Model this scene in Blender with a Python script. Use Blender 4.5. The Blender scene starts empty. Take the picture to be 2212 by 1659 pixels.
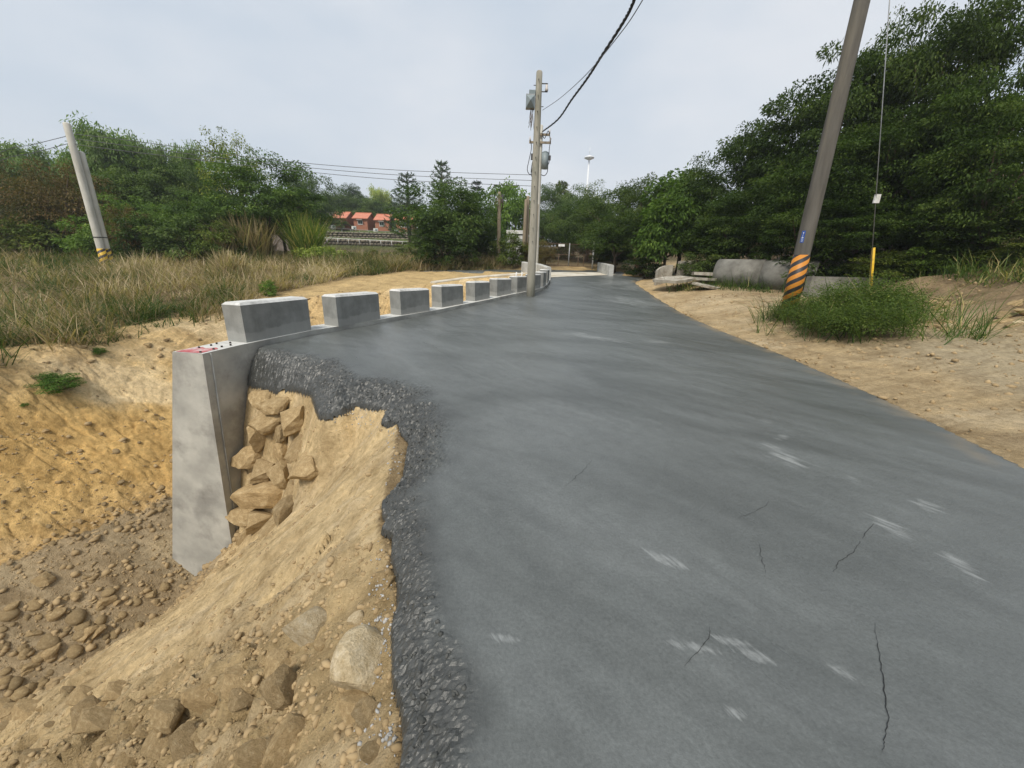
import bpy, math, random
import numpy as np
from mathutils import Matrix, Vector
random.seed(7); RNG = np.random.default_rng(7)
scene = bpy.context.scene
col = scene.collection
PI = math.pi

# ------------------------------------------------------------------ camera
F = 831.0; TH = math.radians(17.2); RO = -math.radians(1.6); CH = 1.6
_f = np.array([0, math.cos(TH), -math.sin(TH)]); _u = np.array([0, math.sin(TH), math.cos(TH)]); _r = np.array([1., 0, 0])
cr = math.cos(RO) * _r - math.sin(RO) * _u
cu = math.cos(RO) * _u + math.sin(RO) * _r
cf = _f
cam_d = bpy.data.cameras.new('camera'); cam = bpy.data.objects.new('camera', cam_d); col.objects.link(cam)
cam_d.sensor_width = 36.0; cam_d.lens = F / 2212.0 * 36.0; cam_d.clip_start = 0.05; cam_d.clip_end = 3000
M4 = Matrix.Identity(4)
for i in range(3):
    M4[i][0] = cr[i]; M4[i][1] = cu[i]; M4[i][2] = -cf[i]
M4[2][3] = CH
cam.matrix_world = M4
scene.camera = cam

# ------------------------------------------------------------------ world, sun, exposure
SUN_EL = math.radians(52); SUN_AZ = math.radians(203)   # azimuth from +Y clockwise: behind the camera, to its left
world = bpy.data.worlds.new('World'); scene.world = world; world.use_nodes = True
wn = world.node_tree; wn.nodes.clear()
def N(nt, t, **kw):
    n = nt.nodes.new(t)
    for k, v in kw.items(): setattr(n, k, v)
    return n
wo = N(wn, 'ShaderNodeOutputWorld'); bg = N(wn, 'ShaderNodeBackground'); sky = N(wn, 'ShaderNodeTexSky')
sky.sky_type = 'NISHITA'; sky.sun_disc = False; sky.sun_elevation = SUN_EL; sky.sun_rotation = SUN_AZ
sky.air_density = 1.0; sky.dust_density = 3.0; sky.ozone_density = 1.2
tc = N(wn, 'ShaderNodeTexCoord'); mp = N(wn, 'ShaderNodeMapping'); mp.inputs['Scale'].default_value = (1.0, 1.0, 2.6)
nz = N(wn, 'ShaderNodeTexNoise'); nz.inputs['Scale'].default_value = 1.5; nz.inputs['Detail'].default_value = 5; nz.inputs['Roughness'].default_value = .5
rmp = N(wn, 'ShaderNodeValToRGB'); rmp.color_ramp.elements[0].position = .35; rmp.color_ramp.elements[1].position = .68
rmp.color_ramp.elements[0].color = (5.05, 5.9, 6.85, 1); rmp.color_ramp.elements[1].color = (7.3, 7.55, 7.9, 1)
mx = N(wn, 'ShaderNodeMix', data_type='RGBA'); mx.inputs[0].default_value = .86
wn.links.new(tc.outputs['Generated'], mp.inputs[0]); wn.links.new(mp.outputs[0], nz.inputs['Vector'])
wn.links.new(nz.outputs['Fac'], rmp.inputs[0]); wn.links.new(sky.outputs[0], mx.inputs[6]); wn.links.new(rmp.outputs[0], mx.inputs[7])
wn.links.new(mx.outputs[2], bg.inputs[0]); wn.links.new(bg.outputs[0], wo.inputs[0]); bg.inputs[1].default_value = 0.09
sd = bpy.data.lights.new('sun', 'SUN'); sd.energy = 2.6; sd.angle = math.radians(16); sd.color = (1, .93, .82)
so = bpy.data.objects.new('sun', sd); col.objects.link(so)
_sv = Vector((math.sin(SUN_AZ) * math.cos(SUN_EL), math.cos(SUN_AZ) * math.cos(SUN_EL), math.sin(SUN_EL)))
so.rotation_euler = _sv.to_track_quat('Z', 'Y').to_euler(); so.location = (-20, -20, 30)
vs = scene.view_settings; vs.view_transform = 'Standard'; vs.look = 'None'; vs.exposure = 0.4; vs.gamma = 1; vs.use_curve_mapping = False

# ------------------------------------------------------------------ pixel helpers (2212-wide photograph coordinates)
def ray(px, py): return cf + cr * (px - 1106) / F - cu * (py - 829.5) / F
C0 = np.array([0, 0, CH])
def onz(px, py, z): d = ray(px, py); return C0 + d * ((z - CH) / d[2])
def ony(px, py, y): d = ray(px, py); return C0 + d * (y / d[1])

# ------------------------------------------------------------------ numpy noise
def _h(ix, iy, s):
    h = (ix.astype(np.int64) * 374761393 + iy.astype(np.int64) * 668265263 + s * 974711) & 0xffffffff
    h = ((h ^ (h >> 13)) * 1274126177) & 0xffffffff
    return ((h ^ (h >> 16)) & 0xffffff) / float(0x1000000)
def vnoise(x, y, s=0):
    ix = np.floor(x); iy = np.floor(y); fx = x - ix; fy = y - iy
    fx = fx * fx * (3 - 2 * fx); fy = fy * fy * (3 - 2 * fy)
    a = _h(ix, iy, s); b = _h(ix + 1, iy, s); c = _h(ix, iy + 1, s); d = _h(ix + 1, iy + 1, s)
    return (a + (b - a) * fx) * (1 - fy) + (c + (d - c) * fx) * fy
def fbm(x, y, o=4, s=0):
    v = 0; a = .5; t = 0
    for k in range(o):
        v = v + a * vnoise(x * 2 ** k + 17.3 * k, y * 2 ** k - 9.1 * k, s + k); t += a; a *= .5
    return v / t - .5
def worley(x, y, s=0):
    ix = np.floor(x); iy = np.floor(y); d = np.full(np.shape(x), 9.)
    for i in (-1, 0, 1):
        for j in (-1, 0, 1):
            cx = ix + i; cy = iy + j
            d = np.minimum(d, (cx + _h(cx, cy, s) - x) ** 2 + (cy + _h(cx, cy, s + 5) - y) ** 2)
    return np.sqrt(d)
def cells(x, y, s=0):
    """tilted broken pieces: a height for every cell, low in the joints"""
    ix = np.floor(x); iy = np.floor(y); d1 = np.full(np.shape(x), 9.); d2 = np.full(np.shape(x), 9.); hh = np.zeros(np.shape(x))
    for i in (-1, 0, 1):
        for j in (-1, 0, 1):
            cx = ix + i; cy = iy + j; a = _h(cx, cy, s); b = _h(cx, cy, s + 5); px = cx + a - x; py = cy + b - y; d = px * px + py * py
            h = _h(cx, cy, s + 9) + (a - .5) * px * 1.1 + (b - .5) * py * 1.1
            nn = d < d1; d2 = np.where(nn, d1, np.minimum(d2, d)); hh = np.where(nn, h, hh); d1 = np.where(nn, d, d1)
    e = np.sqrt(d2) - np.sqrt(d1); return hh * np.clip(e * 5, 0, 1)
def sstep(a, b, x):
    t = np.clip((x - a) / (b - a), 0, 1); return t * t * (3 - 2 * t)
def polyd(x, y, P, ext=True):
    """signed distance to a polyline (left of its direction positive) and the position along it"""
    best = np.full(np.shape(x), 1e9); sg = np.zeros(np.shape(x)); st = np.zeros(np.shape(x))
    n = len(P) - 1
    for i in range(n):
        ax, ay = P[i][0], P[i][1]; bx, by = P[i + 1][0], P[i + 1][1]
        dx, dy = bx - ax, by - ay; L2 = dx * dx + dy * dy + 1e-12
        t = ((x - ax) * dx + (y - ay) * dy) / L2
        tl = 0.0 ; tc_ = np.clip(t, 0, 1)
        ex = x - ax - tc_ * dx; ey = y - ay - tc_ * dy
        d = np.sqrt(ex * ex + ey * ey)
        if ext and (i == 0 or i == n - 1):     # the ends go on as straight lines
            tu = t if n == 1 else (np.minimum(t, 1) if i == 0 else np.maximum(t, 0))
            ex = x - ax - tu * dx; ey = y - ay - tu * dy; d = np.sqrt(ex * ex + ey * ey)
        s = np.sign(dx * (y - ay) - dy * (x - ax))
        m = d < best
        best = np.where(m, d, best); sg = np.where(m, s, sg); st = np.where(m, i + tc_, st)
    return best * sg, st
def inpoly(x, y, P):
    c = np.zeros(np.shape(x), bool); n = len(P)
    for i in range(n):
        x1, y1 = P[i][0], P[i][1]; x2, y2 = P[(i + 1) % n][0], P[(i + 1) % n][1]
        cond = ((y1 > y) != (y2 > y)) & (x < (x2 - x1) * (y - y1) / (y2 - y1 + 1e-12) + x1)
        c ^= cond
    return c

# ------------------------------------------------------------------ layout of the place
ZY = [-60, 10.5, 12.5, 14, 15.7, 18.5, 22, 25, 28, 32, 40, 60, 300, 900]
ZZ = [0, 0, .05, .1, .18, .4, .72, .98, 1.16, 1.38, 2.1, 3.2, 6, 9]
def zr(y): return np.interp(y, ZY, ZZ)
LY = [-30, 0, 7.5, 12, 15, 18.5, 22, 26, 32, 45, 60, 300, 900]
LZ = [-1.2, -.75, -.45, -.2, .15, .45, .75, 1.1, 1.6, 2.3, 3.1, 6, 9]
def zl(y): return np.interp(y, LY, LZ)
# ragged left edge of the fresh concrete (traced), with the height it slumps to
_e8 = [(375, 95, -.60), (440, 120, -.56), (500, 135, -.52), (550, 125, -.46), (600, 138, -.42), (640, 150, -.40), (655, 200, -.40), (670, 238, -.38), (705, 242, -.34), (755, 224, -.29),
       (800, 200, -.25), (830, 190, -.22), (880, 205, -.20), (945, 215, -.18), (920, 265, -.18), (985, 272, -.16), (1000, 315, -.15), (1030, 345, -.14), (1020, 400, -.14), (1005, 500, -.13),
       (950, 560, -.13), (920, 595, -.13), (927, 640, -.13), (945, 650, -.12), (920, 695, -.12), (965, 720, -.12), (960, 800, -.11), (985, 900, -.11), (985, 1000, -.11), (960, 1080, -.10),
       (965, 1150, -.10), (968, 1300, -.10), (1000, 1400, -.10), (1012, 1500, -.09), (995, 1659, -.09)]
EDGE = []
for u, v, z in _e8:
    p = onz((600 + u / 1.0214) * .5486, (1400 + v / 1.0214) * .5486, z); EDGE.append((p[0], p[1], z))
EDGE[0] = (-4.86, 6.72, -.6)
EDGE += [(-.28, .3, -.09), (-.22, -1.5, -.09), (-.2, -30, -.09)]       # from the wall towards and behind the camera
EZ = np.array([e[2] for e in EDGE])
_ew = [.42, .45, .5, .5, .5, .5, .55, .6, .6, .55, .5, .5, .5, .5, .5, .45, .42, .4, .36, .33, .36, .38, .35, .3, .3, .25, .22, .2, .2, .22, .22, .25, .27, .26, .24, .24, .24, .24]
EW = np.array(_ew)
# back top edge of the retaining wall, road side
WALL = [(-4.98, 6.0), (-4.87, 6.75), (-4.46, 8.35), (-4.11, 9.14), (-3.58, 10.4), (-3.24, 11.1), (-2.63, 12.22), (-2.4, 12.65), (-1.82, 13.95), (-1.47, 14.6), (-.97, 15.55), (-.7, 16.05),
        (-.13, 17.0), (.15, 17.4), (.56, 18.0), (.82, 18.4), (1.3, 19.2), (1.6, 20.2), (1.85, 21.5), (2.0, 22.7)]
XR_Y = [-60, 0, 3.09, 4.55, 7.55, 12.69, 16.45, 19.7, 22.7, 24.3, 25.8, 30]; XR_X = [3.7, 3.85, 4.57, 4.96, 5.47, 5.9, 6.35, 6.64, 6.9, 7.4, 8.4, 10]
def xr(y): return np.interp(y, XR_Y, XR_X) + .10 * fbm(np.asarray(y, float) * .9, np.asarray(y, float) * 0 + 3, 3, 31) + .06 * fbm(np.asarray(y, float) * 5, np.asarray(y, float) * 0 + 3, 2, 32)
ROADP = [(x, y) for x, y, z in EDGE[::-1]] + [(x, y) for x, y in WALL[1:]] + [(2.1, 24.2), (1.5, 26), (0.4, 27.2), (-2.5, 26.6), (-5.5, 25.4), (-6.5, 27), (-3, 29), (1, 30.6), (6, 32), (8.2, 31.5), (8.0, 29), (7.2, 27.6), (8.4, 25.8)] + \
        [(float(xr(np.array(yy))), yy) for yy in (24.3, 23.5, 22.7, 21, 19.7, 18, 16.45, 14.5, 12.69, 10, 7.55, 6, 4.55, 3.09, 2, 0, -30)]
BANK_TOP = [(-13, -8), (-11.6, 2), (-10.7, 6.5), (-10.5, 8.5), (-10.2, 11), (-8.6, 14), (-6.3, 16.5), (-3.5, 20.3), (-1.5, 23), (.6, 24.4)]
BANK_FOOT = [(-10.6, -8), (-9.4, 2), (-8.7, 4.2), (-8.3, 5), (-7.75, 5.85), (-7.3, 6.8), (-6.4, 9), (-5.2, 12), (-4, 15), (-2.2, 18), (-.6, 20.3), (1.2, 22.4)]
SLOPE_E = [(-.15, -30), (-.22, -1.5), (-.28, .5), (-.36, .84), (-.48, 1.25), (-.66, 1.8), (-.92, 2.28), (-1.1, 3.2), (-1.35, 4.3), (-1.9, 6.5)]
EB = EDGE[:15]

TRACK = [(-11, 9), (-10.5, 12.2), (-9.7, 15), (-9.3, 18), (-8.5, 22), (-6.0, 26.2), (-1.5, 29.2), (4, 31.8)]
def road_z(x, y):
    d, s = polyd(x, y, EDGE)
    ze = np.interp(s, np.arange(len(EZ)), EZ); w = np.interp(s, np.arange(len(EW)), EW)
    ins = np.where(inpoly(x, y, ROADP), np.abs(d), -np.abs(d))
    t = np.clip(ins / w, 0, 1)
    near = (y < 7.6) & (x < 3)
    zz = zr(y) + np.where(near, ze * (1 - t) ** 1.7, 0)
    return zz, np.where(near, ins, 9.), w
TZ = [ony(790, 521, 72)[2], ony(790, 507, 74.4)[2], ony(790, 498, 80)[2]]
def terrain(x, y, detail=True):
    x = np.asarray(x, float); y = np.asarray(y, float)
    R_ = zr(y); L_ = zl(y)
    dA, _ = polyd(x, y, BANK_TOP); dB, _ = polyd(x, y, BANK_FOOT)
    wob = .35 * fbm(x * .6, y * .6, 3, 3)
    sA = -dA + wob; sB = dB
    zB = np.interp(y, [-8, 2, 5, 7, 12, 16, 20, 24], [-3.5, -3.45, -3.3, -3.4, -2.6, -1.6, -.5, .1])
    fr = np.clip(sA / np.maximum(sA + np.maximum(sB, 0), 1e-3), 0, 1)
    fr = np.where(sB < 0, 1, np.where(sA < 0, 0, fr))
    prof = .55 * fr + .45 * sstep(0, 1, fr)
    creek = L_ + (zB - L_) * prof - 1.0 * np.clip(-sB, 0, 1.5) - .12 * np.clip(-sB - 1.5, 0, 3)
    ds, _ = polyd(x, y, SLOPE_E)
    slope = -.16 - (.74 + .30 * sstep(2.6, 5.6, y)) * np.clip(ds, 0, 50) - .10 * np.sin(np.clip(ds, 0, 6) * .9) * np.clip(ds, 0, 1)
    de, se = polyd(x, y, EB, False)
    ze = np.interp(se, np.arange(len(EZ)), EZ)
    back = ze - .04 - np.interp(se, [0, 3, 7, 14], [4.6, 3.8, 2.5, 2.2]) * np.abs(de)
    ws, _ = polyd(x, y, WALL); ws = -ws                           # positive on the road side
    back = np.where((ws < -.25) & (y > 5.9), -20, back)
    # a soft maximum lets the slope run into the face
    k = .12
    m = np.maximum(slope, back); lo = np.minimum(slope, back)
    left = m + k * np.log1p(np.exp(np.clip((lo - m) / k, -30, 0)))
    left = np.where(ws < -.6, np.where(y > 6.3, -20, left), left)
    left = np.maximum(creek, left)
    rz, ins, w = road_z(x, y)
    inside = inpoly(x, y, ROADP)
    rightside = x > xr(y) - .05
    dr = x - xr(y)
    sh = np.interp(dr, [-1, 0, .9, 2.4, 4, 5.8, 7.2, 8.6, 11, 15, 22, 40, 120], [-.03, -.02, .03, .34, .42, .5, 1.05, 1.45, 2.0, 3.4, 6.5, 10, 14])
    flat = sstep(4, 9, y)
    sh = np.where(dr < 8, sh * (.35 + .65 * flat), sh - (1 - flat) * .4)
    rt = R_ + sh
    far = sstep(22.5, 25, y)
    z = np.where(rightside, rt, left)
    z = np.where(~rightside & (y > 22.5), left * (1 - far) + far * np.maximum(left, np.minimum(R_, L_ + .2)), z)
    zone_l = np.where(rightside, 1, 0)
    z = np.where(inside, rz - .085, z)
    beyond = (ws > 0) & (y > 6.78) & ~inside & ~rightside & (y < 24)
    z = np.where(beyond, R_ - .09, z)
    # the terrace of the cabins and the hill behind the bamboo
    tx = sstep(-6, -12, x)
    zt_ = np.interp(y, [60, 71.9, 72.3, 74.3, 74.7, 80, 100], [3.0, 3.3, TZ[0], TZ[0], TZ[1], TZ[2], TZ[2] + .5]); z = np.where(y > 58, z * (1 - tx) + tx * np.maximum(zt_, z * 0), z)
    z = z + sstep(-32, -75, x) * sstep(24, 60, y) * 5 + sstep(90, 160, y) * 4
    if detail:
        notroad = (~inside) & ~beyond
        n = fbm(x * 1.3, y * 1.3, 4, 11) * .16 * sstep(0, 1.2, np.abs(ins)) + fbm(x * 7, y * 7, 4, 12) * .05 + fbm(x * 26, y * 26, 2, 13) * .014
        onbank = (fr > 0.02) & (fr < .999) & ~rightside
        strata = (vnoise(x * .8 + z * .6, z * 2.2 + y * .3, 21) - .5) * .22 + (vnoise(x * 2.5, y * 2.5 + z, 22) - .5) * .10 + (cells(x * 3.2, y * 3.2, 23) - .4) * .08 + (cells(x * 8, y * 8, 28) - .4) * .05
        n = n + np.where(onbank & (left == creek), strata, 0)
        # furrows running down the near slope, rocky in its lower left
        near = (left > creek + .02) & ~rightside & (ws > -.6)
        fur = fbm(x * .9 + y * .35, y * 5.5 - x * 1.4, 4, 14) * .15 + sstep(.0, .3, fbm(x * 2.2, y * 2.2, 3, 19)) * (cells(x * 5, y * 6, 20) - .4) * .10 + fbm(x * 18, y * 22, 3, 25) * .018
        face = sstep(.12, .5, back - slope) * sstep(1.6, .9, np.abs(de)); fur = fur + face * ((cells(x * 3 + z * 2, z * 5, 26) - .4) * .16 + (cells(x * 8, z * 11, 27) - .4) * .07)
        rocky = sstep(2.9, 1.5, y) * sstep(.2, 1.2, ds)
        rk = (cells(x * 1.5 + y * .8, y * 4.2 - x * 1.2, 15) - .4) * .20 + (cells(x * 4.2, y * 8 - x * 2, 16) - .4) * .10 + (cells(x * 11, y * 14, 24) - .4) * .045 + fbm(x * 16, y * 18, 3, 17) * .035
        n = n + np.where(near, fur * sstep(0, .5, np.abs(ins)) + rocky * rk, 0)
        n = np.where(rightside, n * np.clip(.25 + dr * .1, .1, 1.0) + sstep(.6, 3, dr) * fbm(x * 2.2, y * 2.2, 3, 18) * .1 + sstep(5.5, 6.5, dr) * ((cells(x * 2.2, y * 2.2, 29) - .4) * .3 + (cells(x * 6, y * 6, 30) - .4) * .12), n)
        n = n * np.where(np.abs(ins) < .1, .25, 1)
        z = z + np.where(notroad, n, 0)
    return z
def T1(x, y): return float(terrain(np.array([x]), np.array([y]))[0])
def cast(px, py, tmax=90):
    d = ray(px, py); t = np.concatenate([np.linspace(.5, 12, 900), np.linspace(12.05, tmax, 1200)])
    P = C0[None] + d[None] * t[:, None]
    below = P[:, 2] < terrain(P[:, 0], P[:, 1])
    i = int(np.argmax(below)) if below.any() else len(t) - 1
    return P[i], t[i]

# ------------------------------------------------------------------ mesh helpers
def fast_mesh(name, V, Q, mat=None, attrs=None, smooth=False):
    V = np.asarray(V, np.float32); Q = np.asarray(Q, np.int32); k = Q.shape[1]
    me = bpy.data.meshes.new(name)
    me.vertices.add(len(V)); me.vertices.foreach_set('co', V.ravel())
    me.loops.add(Q.size); me.loops.foreach_set('vertex_index', Q.ravel())
    me.polygons.add(len(Q)); me.polygons.foreach_set('loop_start', np.arange(0, Q.size, k, dtype=np.int32))
    me.polygons.foreach_set('loop_total', np.full(len(Q), k, np.int32))
    if smooth: me.polygons.foreach_set('use_smooth', np.ones(len(Q), bool))
    for an, av in (attrs or {}).items():
        av = np.asarray(av, np.float32)
        if av.ndim == 1:
            a = me.attributes.new(an, 'FLOAT', 'POINT'); a.data.foreach_set('value', av)
        else:
            a = me.color_attributes.new(an, 'FLOAT_COLOR', 'POINT')
            c4 = np.ones((len(V), 4), np.float32); c4[:, :3] = av; a.data.foreach_set('color', c4.ravel())
    me.update(calc_edges=True)
    if mat: me.materials.append(mat)
    return me
class MB:
    """collects boxes, tubes and sheets for ONE mesh"""
    def __init__(s): s.v = []; s.f = []; s.sm = []
    def add(s, v, f, smooth=False):
        o = len(s.v); s.v += [tuple(map(float, p)) for p in v]; s.f += [tuple(i + o for i in q) for q in f]; s.sm += [smooth] * len(f); return s
    def box(s, c, size, rz=0, bev=0):
        hx, hy, hz = [a / 2 for a in size]; ca, sa = math.cos(rz), math.sin(rz)
        if bev <= 0:
            pts = [(x, y, z) for z in (-hz, hz) for x, y in ((-hx, -hy), (hx, -hy), (hx, hy), (-hx, hy))]
            fs = [(3, 2, 1, 0), (4, 5, 6, 7), (0, 1, 5, 4), (1, 2, 6, 5), (2, 3, 7, 6), (3, 0, 4, 7)]
        else:                                  # chamfered top
            b = bev; pts = []
            for z, k in ((-hz, 0), (hz - b, 0), (hz, b)):
                pts += [(-hx + k, -hy + k, z), (hx - k, -hy + k, z), (hx - k, hy - k, z), (-hx + k, hy - k, z)]
            fs = [(3, 2, 1, 0), (8, 9, 10, 11)]
            for l in (0, 4):
                fs += [(l + i, l + (i + 1) % 4, l + 4 + (i + 1) % 4, l + 4 + i) for i in range(4)]
        return s.add([(c[0] + x * ca - y * sa, c[1] + x * sa + y * ca, c[2] + z) for x, y, z in pts], fs)
    def tube(s, P, rad, n=8, cap=True):
        P = [Vector(p) for p in P]; m = len(P)
        if not hasattr(rad, '__len__'): rad = [rad] * m
        v = []; f = []; up = None
        for i, p in enumerate(P):
            t = (P[min(i + 1, m - 1)] - P[max(i - 1, 0)]).normalized()
            if up is None: up = Vector((0, 0, 1)) if abs(t.z) < .9 else Vector((1, 0, 0))
            a = t.cross(up); a = a.normalized() if a.length > 1e-6 else Vector((1, 0, 0)); b = t.cross(a); up = -b if up.dot(-b) > 0 else b
            a = t.cross(up).normalized(); b = a.cross(t).normalized()
            for k in range(n):
                w = 2 * PI * k / n; v.append(p + (a * math.cos(w) + b * math.sin(w)) * rad[i])
        for i in range(m - 1):
            for k in range(n): f.append((i * n + k, i * n + (k + 1) % n, (i + 1) * n + (k + 1) % n, (i + 1) * n + k))
        if cap: f += [tuple(range(n - 1, -1, -1)), tuple(range((m - 1) * n, m * n))]
        return s.add(v, f, True)
    def mesh(s, name, mat):
        me = bpy.data.meshes.new(name); me.from_pydata(s.v, [], s.f); me.materials.append(mat)
        me.polygons.foreach_set('use_smooth', s.sm); me.update(); return me
    def build(s, name, mat, parent=None): return link(name, s.mesh(name, mat), parent)
def link(name, me, parent=None, loc=None):
    o = bpy.data.objects.new(name, me); col.objects.link(o); o.parent = parent
    if loc is not None: o.location = loc
    return o
def tag(o, label=None, cat=None, group=None, kind=None):
    for k, v in (('label', label), ('category', cat), ('group', group), ('kind', kind)):
        if v: o[k] = v
    return o
def thing(name, label, cat, loc=(0, 0, 0), rz=0, group=None):
    o = bpy.data.objects.new(name, None); col.objects.link(o); o.location = loc; o.rotation_euler = (0, 0, rz); o.empty_display_size = .2
    return tag(o, label, cat, group)

# ------------------------------------------------------------------ materials
def newmat(name):
    m = bpy.data.materials.new(name); m.use_nodes = True; nt = m.node_tree
    return m, nt, nt.nodes['Principled BSDF'], nt.links.new
def noise(nt, scale, detail=6, rough=.55, coord='Object', stretch=None, dist=0):
    t = N(nt, 'ShaderNodeTexCoord'); n = N(nt, 'ShaderNodeTexNoise'); n.inputs['Scale'].default_value = scale
    n.inputs['Detail'].default_value = detail; n.inputs['Roughness'].default_value = rough; n.inputs['Distortion'].default_value = dist
    if stretch:
        m = N(nt, 'ShaderNodeMapping', vector_type='TEXTURE'); m.inputs['Scale'].default_value = tuple(1 / q for q in stretch[0]); m.inputs['Rotation'].default_value = (0, 0, stretch[1])
        nt.links.new(t.outputs[coord], m.inputs[0]); nt.links.new(m.outputs[0], n.inputs['Vector'])
    else: nt.links.new(t.outputs[coord], n.inputs['Vector'])
    return n
def ramp(nt, fac, stops):
    r = N(nt, 'ShaderNodeValToRGB'); e = r.color_ramp.elements
    while len(e) < len(stops): e.new(.5)
    for q, (p, c) in zip(e, stops): q.position = p; q.color = (*c, 1) if len(c) == 3 else c
    nt.links.new(fac, r.inputs[0]); return r
def mixc(nt, fac, a, b, mode='MIX'):
    m = N(nt, 'ShaderNodeMix', data_type='RGBA', blend_type=mode)
    for i, s in ((0, fac), (6, a), (7, b)):
        if hasattr(s, 'is_output'): nt.links.new(s, m.inputs[i])
        elif i == 0: m.inputs[0].default_value = s
        else: m.inputs[i].default_value = (*s, 1)
    return m.outputs[2]
def math_(nt, op, a, b=None, c=None, clamp=False):
    m = N(nt, 'ShaderNodeMath', operation=op, use_clamp=clamp)
    for i, s in enumerate((a, b, c)):
        if s is None: continue
        if hasattr(s, 'is_output'): nt.links.new(s, m.inputs[i])
        else: m.inputs[i].default_value = s
    return m.outputs[0]
def bump(nt, h, strength, dist, bs):
    b = N(nt, 'ShaderNodeBump'); b.inputs['Strength'].default_value = strength; b.inputs['Distance'].default_value = dist
    nt.links.new(h, b.inputs['Height']); nt.links.new(b.outputs[0], bs.inputs['Normal']); return b
def attr(nt, name): a = N(nt, 'ShaderNodeAttribute'); a.attribute_name = name; return a

def mat_simple(name, c1, c2, scale=6, rough=.8, bmp=.3, bd=.01, detail=6, spec=.3, metal=0, lo=.35, hi=.65, stretch=None, grime=None):
    m, nt, bs, L = newmat(name); n = noise(nt, scale, detail, .6, stretch=stretch)
    c = ramp(nt, n.outputs['Fac'], [(lo, c1), (hi, c2)]).outputs[0]
    if grime:
        g = noise(nt, grime[1], 5, .65, stretch=grime[2] if len(grime) > 2 else None); f = ramp(nt, g.outputs['Fac'], [(.48, (0, 0, 0)), (.68, (1, 1, 1))])
        c = mixc(nt, f.outputs[0], c, grime[0])
    L(c, bs.inputs['Base Color']); bs.inputs['Roughness'].default_value = rough; bs.inputs['Specular IOR Level'].default_value = spec; bs.inputs['Metallic'].default_value = metal
    if bmp: n2 = noise(nt, scale * 6, 5, .65); bump(nt, n2.outputs['Fac'], bmp, bd, bs)
    return m
M = {}
# ground: colours of the soils come with the mesh, grain and pebbly relief from noise
m, nt, bs, L = newmat('soil'); a = attr(nt, 'soil')
n1 = noise(nt, 1.7, 8, .65); n2 = noise(nt, 14, 8, .7); n3 = noise(nt, 70, 4, .7)
v = N(nt, 'ShaderNodeTexVoronoi'); t_ = N(nt, 'ShaderNodeTexCoord'); L(t_.outputs['Object'], v.inputs['Vector']); v.inputs['Scale'].default_value = 34
c = mixc(nt, .85, a.outputs['Color'], ramp(nt, n1.outputs['Fac'], [(.3, (.62, .58, .52)), (.5, (1, 1, 1)), (.72, (1.3, 1.28, 1.22))]).outputs[0], 'MULTIPLY')
c = mixc(nt, .8, c, ramp(nt, n2.outputs['Fac'], [(.3, (.6, .57, .5)), (.52, (1, 1, 1)), (.75, (1.35, 1.33, 1.3))]).outputs[0], 'MULTIPLY')
n4 = noise(nt, 1.6, 7, .65, stretch=((.5, 4.2, 1.5), .3)); c = mixc(nt, .6, c, ramp(nt, n4.outputs['Fac'], [(.32, (.68, .64, .58)), (.5, (1, 1, 1)), (.70, (1.22, 1.2, 1.16))]).outputs[0], 'MULTIPLY')
peb = ramp(nt, v.outputs['Distance'], [(.10, (1, 1, 1)), (.28, (0, 0, 0))]); pm = ramp(nt, N(nt, 'ShaderNodeSeparateColor').outputs[0], [(0, (0, 0, 0)), (1, (1, 1, 1))])
sc = [n for n in nt.nodes if n.bl_idname == 'ShaderNodeSeparateColor'][0]; L(v.outputs['Color'], sc.inputs[0])
pm.color_ramp.elements[0].position = .62; pm.color_ramp.elements[1].position = .8
pf = math_(nt, 'MULTIPLY', peb.outputs[0], pm.outputs[0]); pf = math_(nt, 'MULTIPLY', pf, math_(nt, 'MULTIPLY', attr(nt, 'peb').outputs['Fac'], .75))
c = mixc(nt, pf, c, mixc(nt, v.outputs['Color'], (.52, .45, .34), (.36, .31, .25)))
L(c, bs.inputs['Base Color']); bs.inputs['Roughness'].default_value = .95; bs.inputs['Specular IOR Level'].default_value = .12
h = math_(nt, 'ADD', math_(nt, 'MULTIPLY', n2.outputs['Fac'], 1.0), math_(nt, 'MULTIPLY', n3.outputs['Fac'], .7)); h = math_(nt, 'ADD', h, math_(nt, 'MULTIPLY', pf, .9))
bump(nt, h, 1.0, .045, bs); M['soil'] = m
# fresh concrete of the road
m, nt, bs, L = newmat('fresh_concrete')
nA = noise(nt, .4, 6, .55, stretch=((.7, 1.4, 1), -.5), dist=1.0); nB = noise(nt, 1.3, 9, .7, stretch=((.38, 2.6, 1), -1.0), dist=.5); nC = noise(nt, 60, 4, .75); nD = noise(nt, 8, 8, .75)
nE = noise(nt, .9, 8, .62, stretch=((.4, 2.2, 1), -.65), dist=1.6)
c = mixc(nt, ramp(nt, nA.outputs['Fac'], [(.38, (0, 0, 0)), (.60, (1, 1, 1))]).outputs[0], (.086, .093, .090), (.124, .133, .131))
c = mixc(nt, .32, c, ramp(nt, nE.outputs['Fac'], [(.36, (.74, .74, .73)), (.49, (1, 1, 1)), (.53, (1.16, 1.17, 1.17)), (.70, (1.0, 1.0, 1.0))]).outputs[0], 'MULTIPLY')
c = mixc(nt, .38, c, ramp(nt, nB.outputs['Fac'], [(.32, (.76, .77, .77)), (.52, (1, 1, 1)), (.68, (1.26, 1.27, 1.27))]).outputs[0], 'MULTIPLY')
c = mixc(nt, .45, c, ramp(nt, nD.outputs['Fac'], [(.3, (.72, .72, .72)), (.7, (1.25, 1.25, 1.25))]).outputs[0], 'MULTIPLY')
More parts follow.
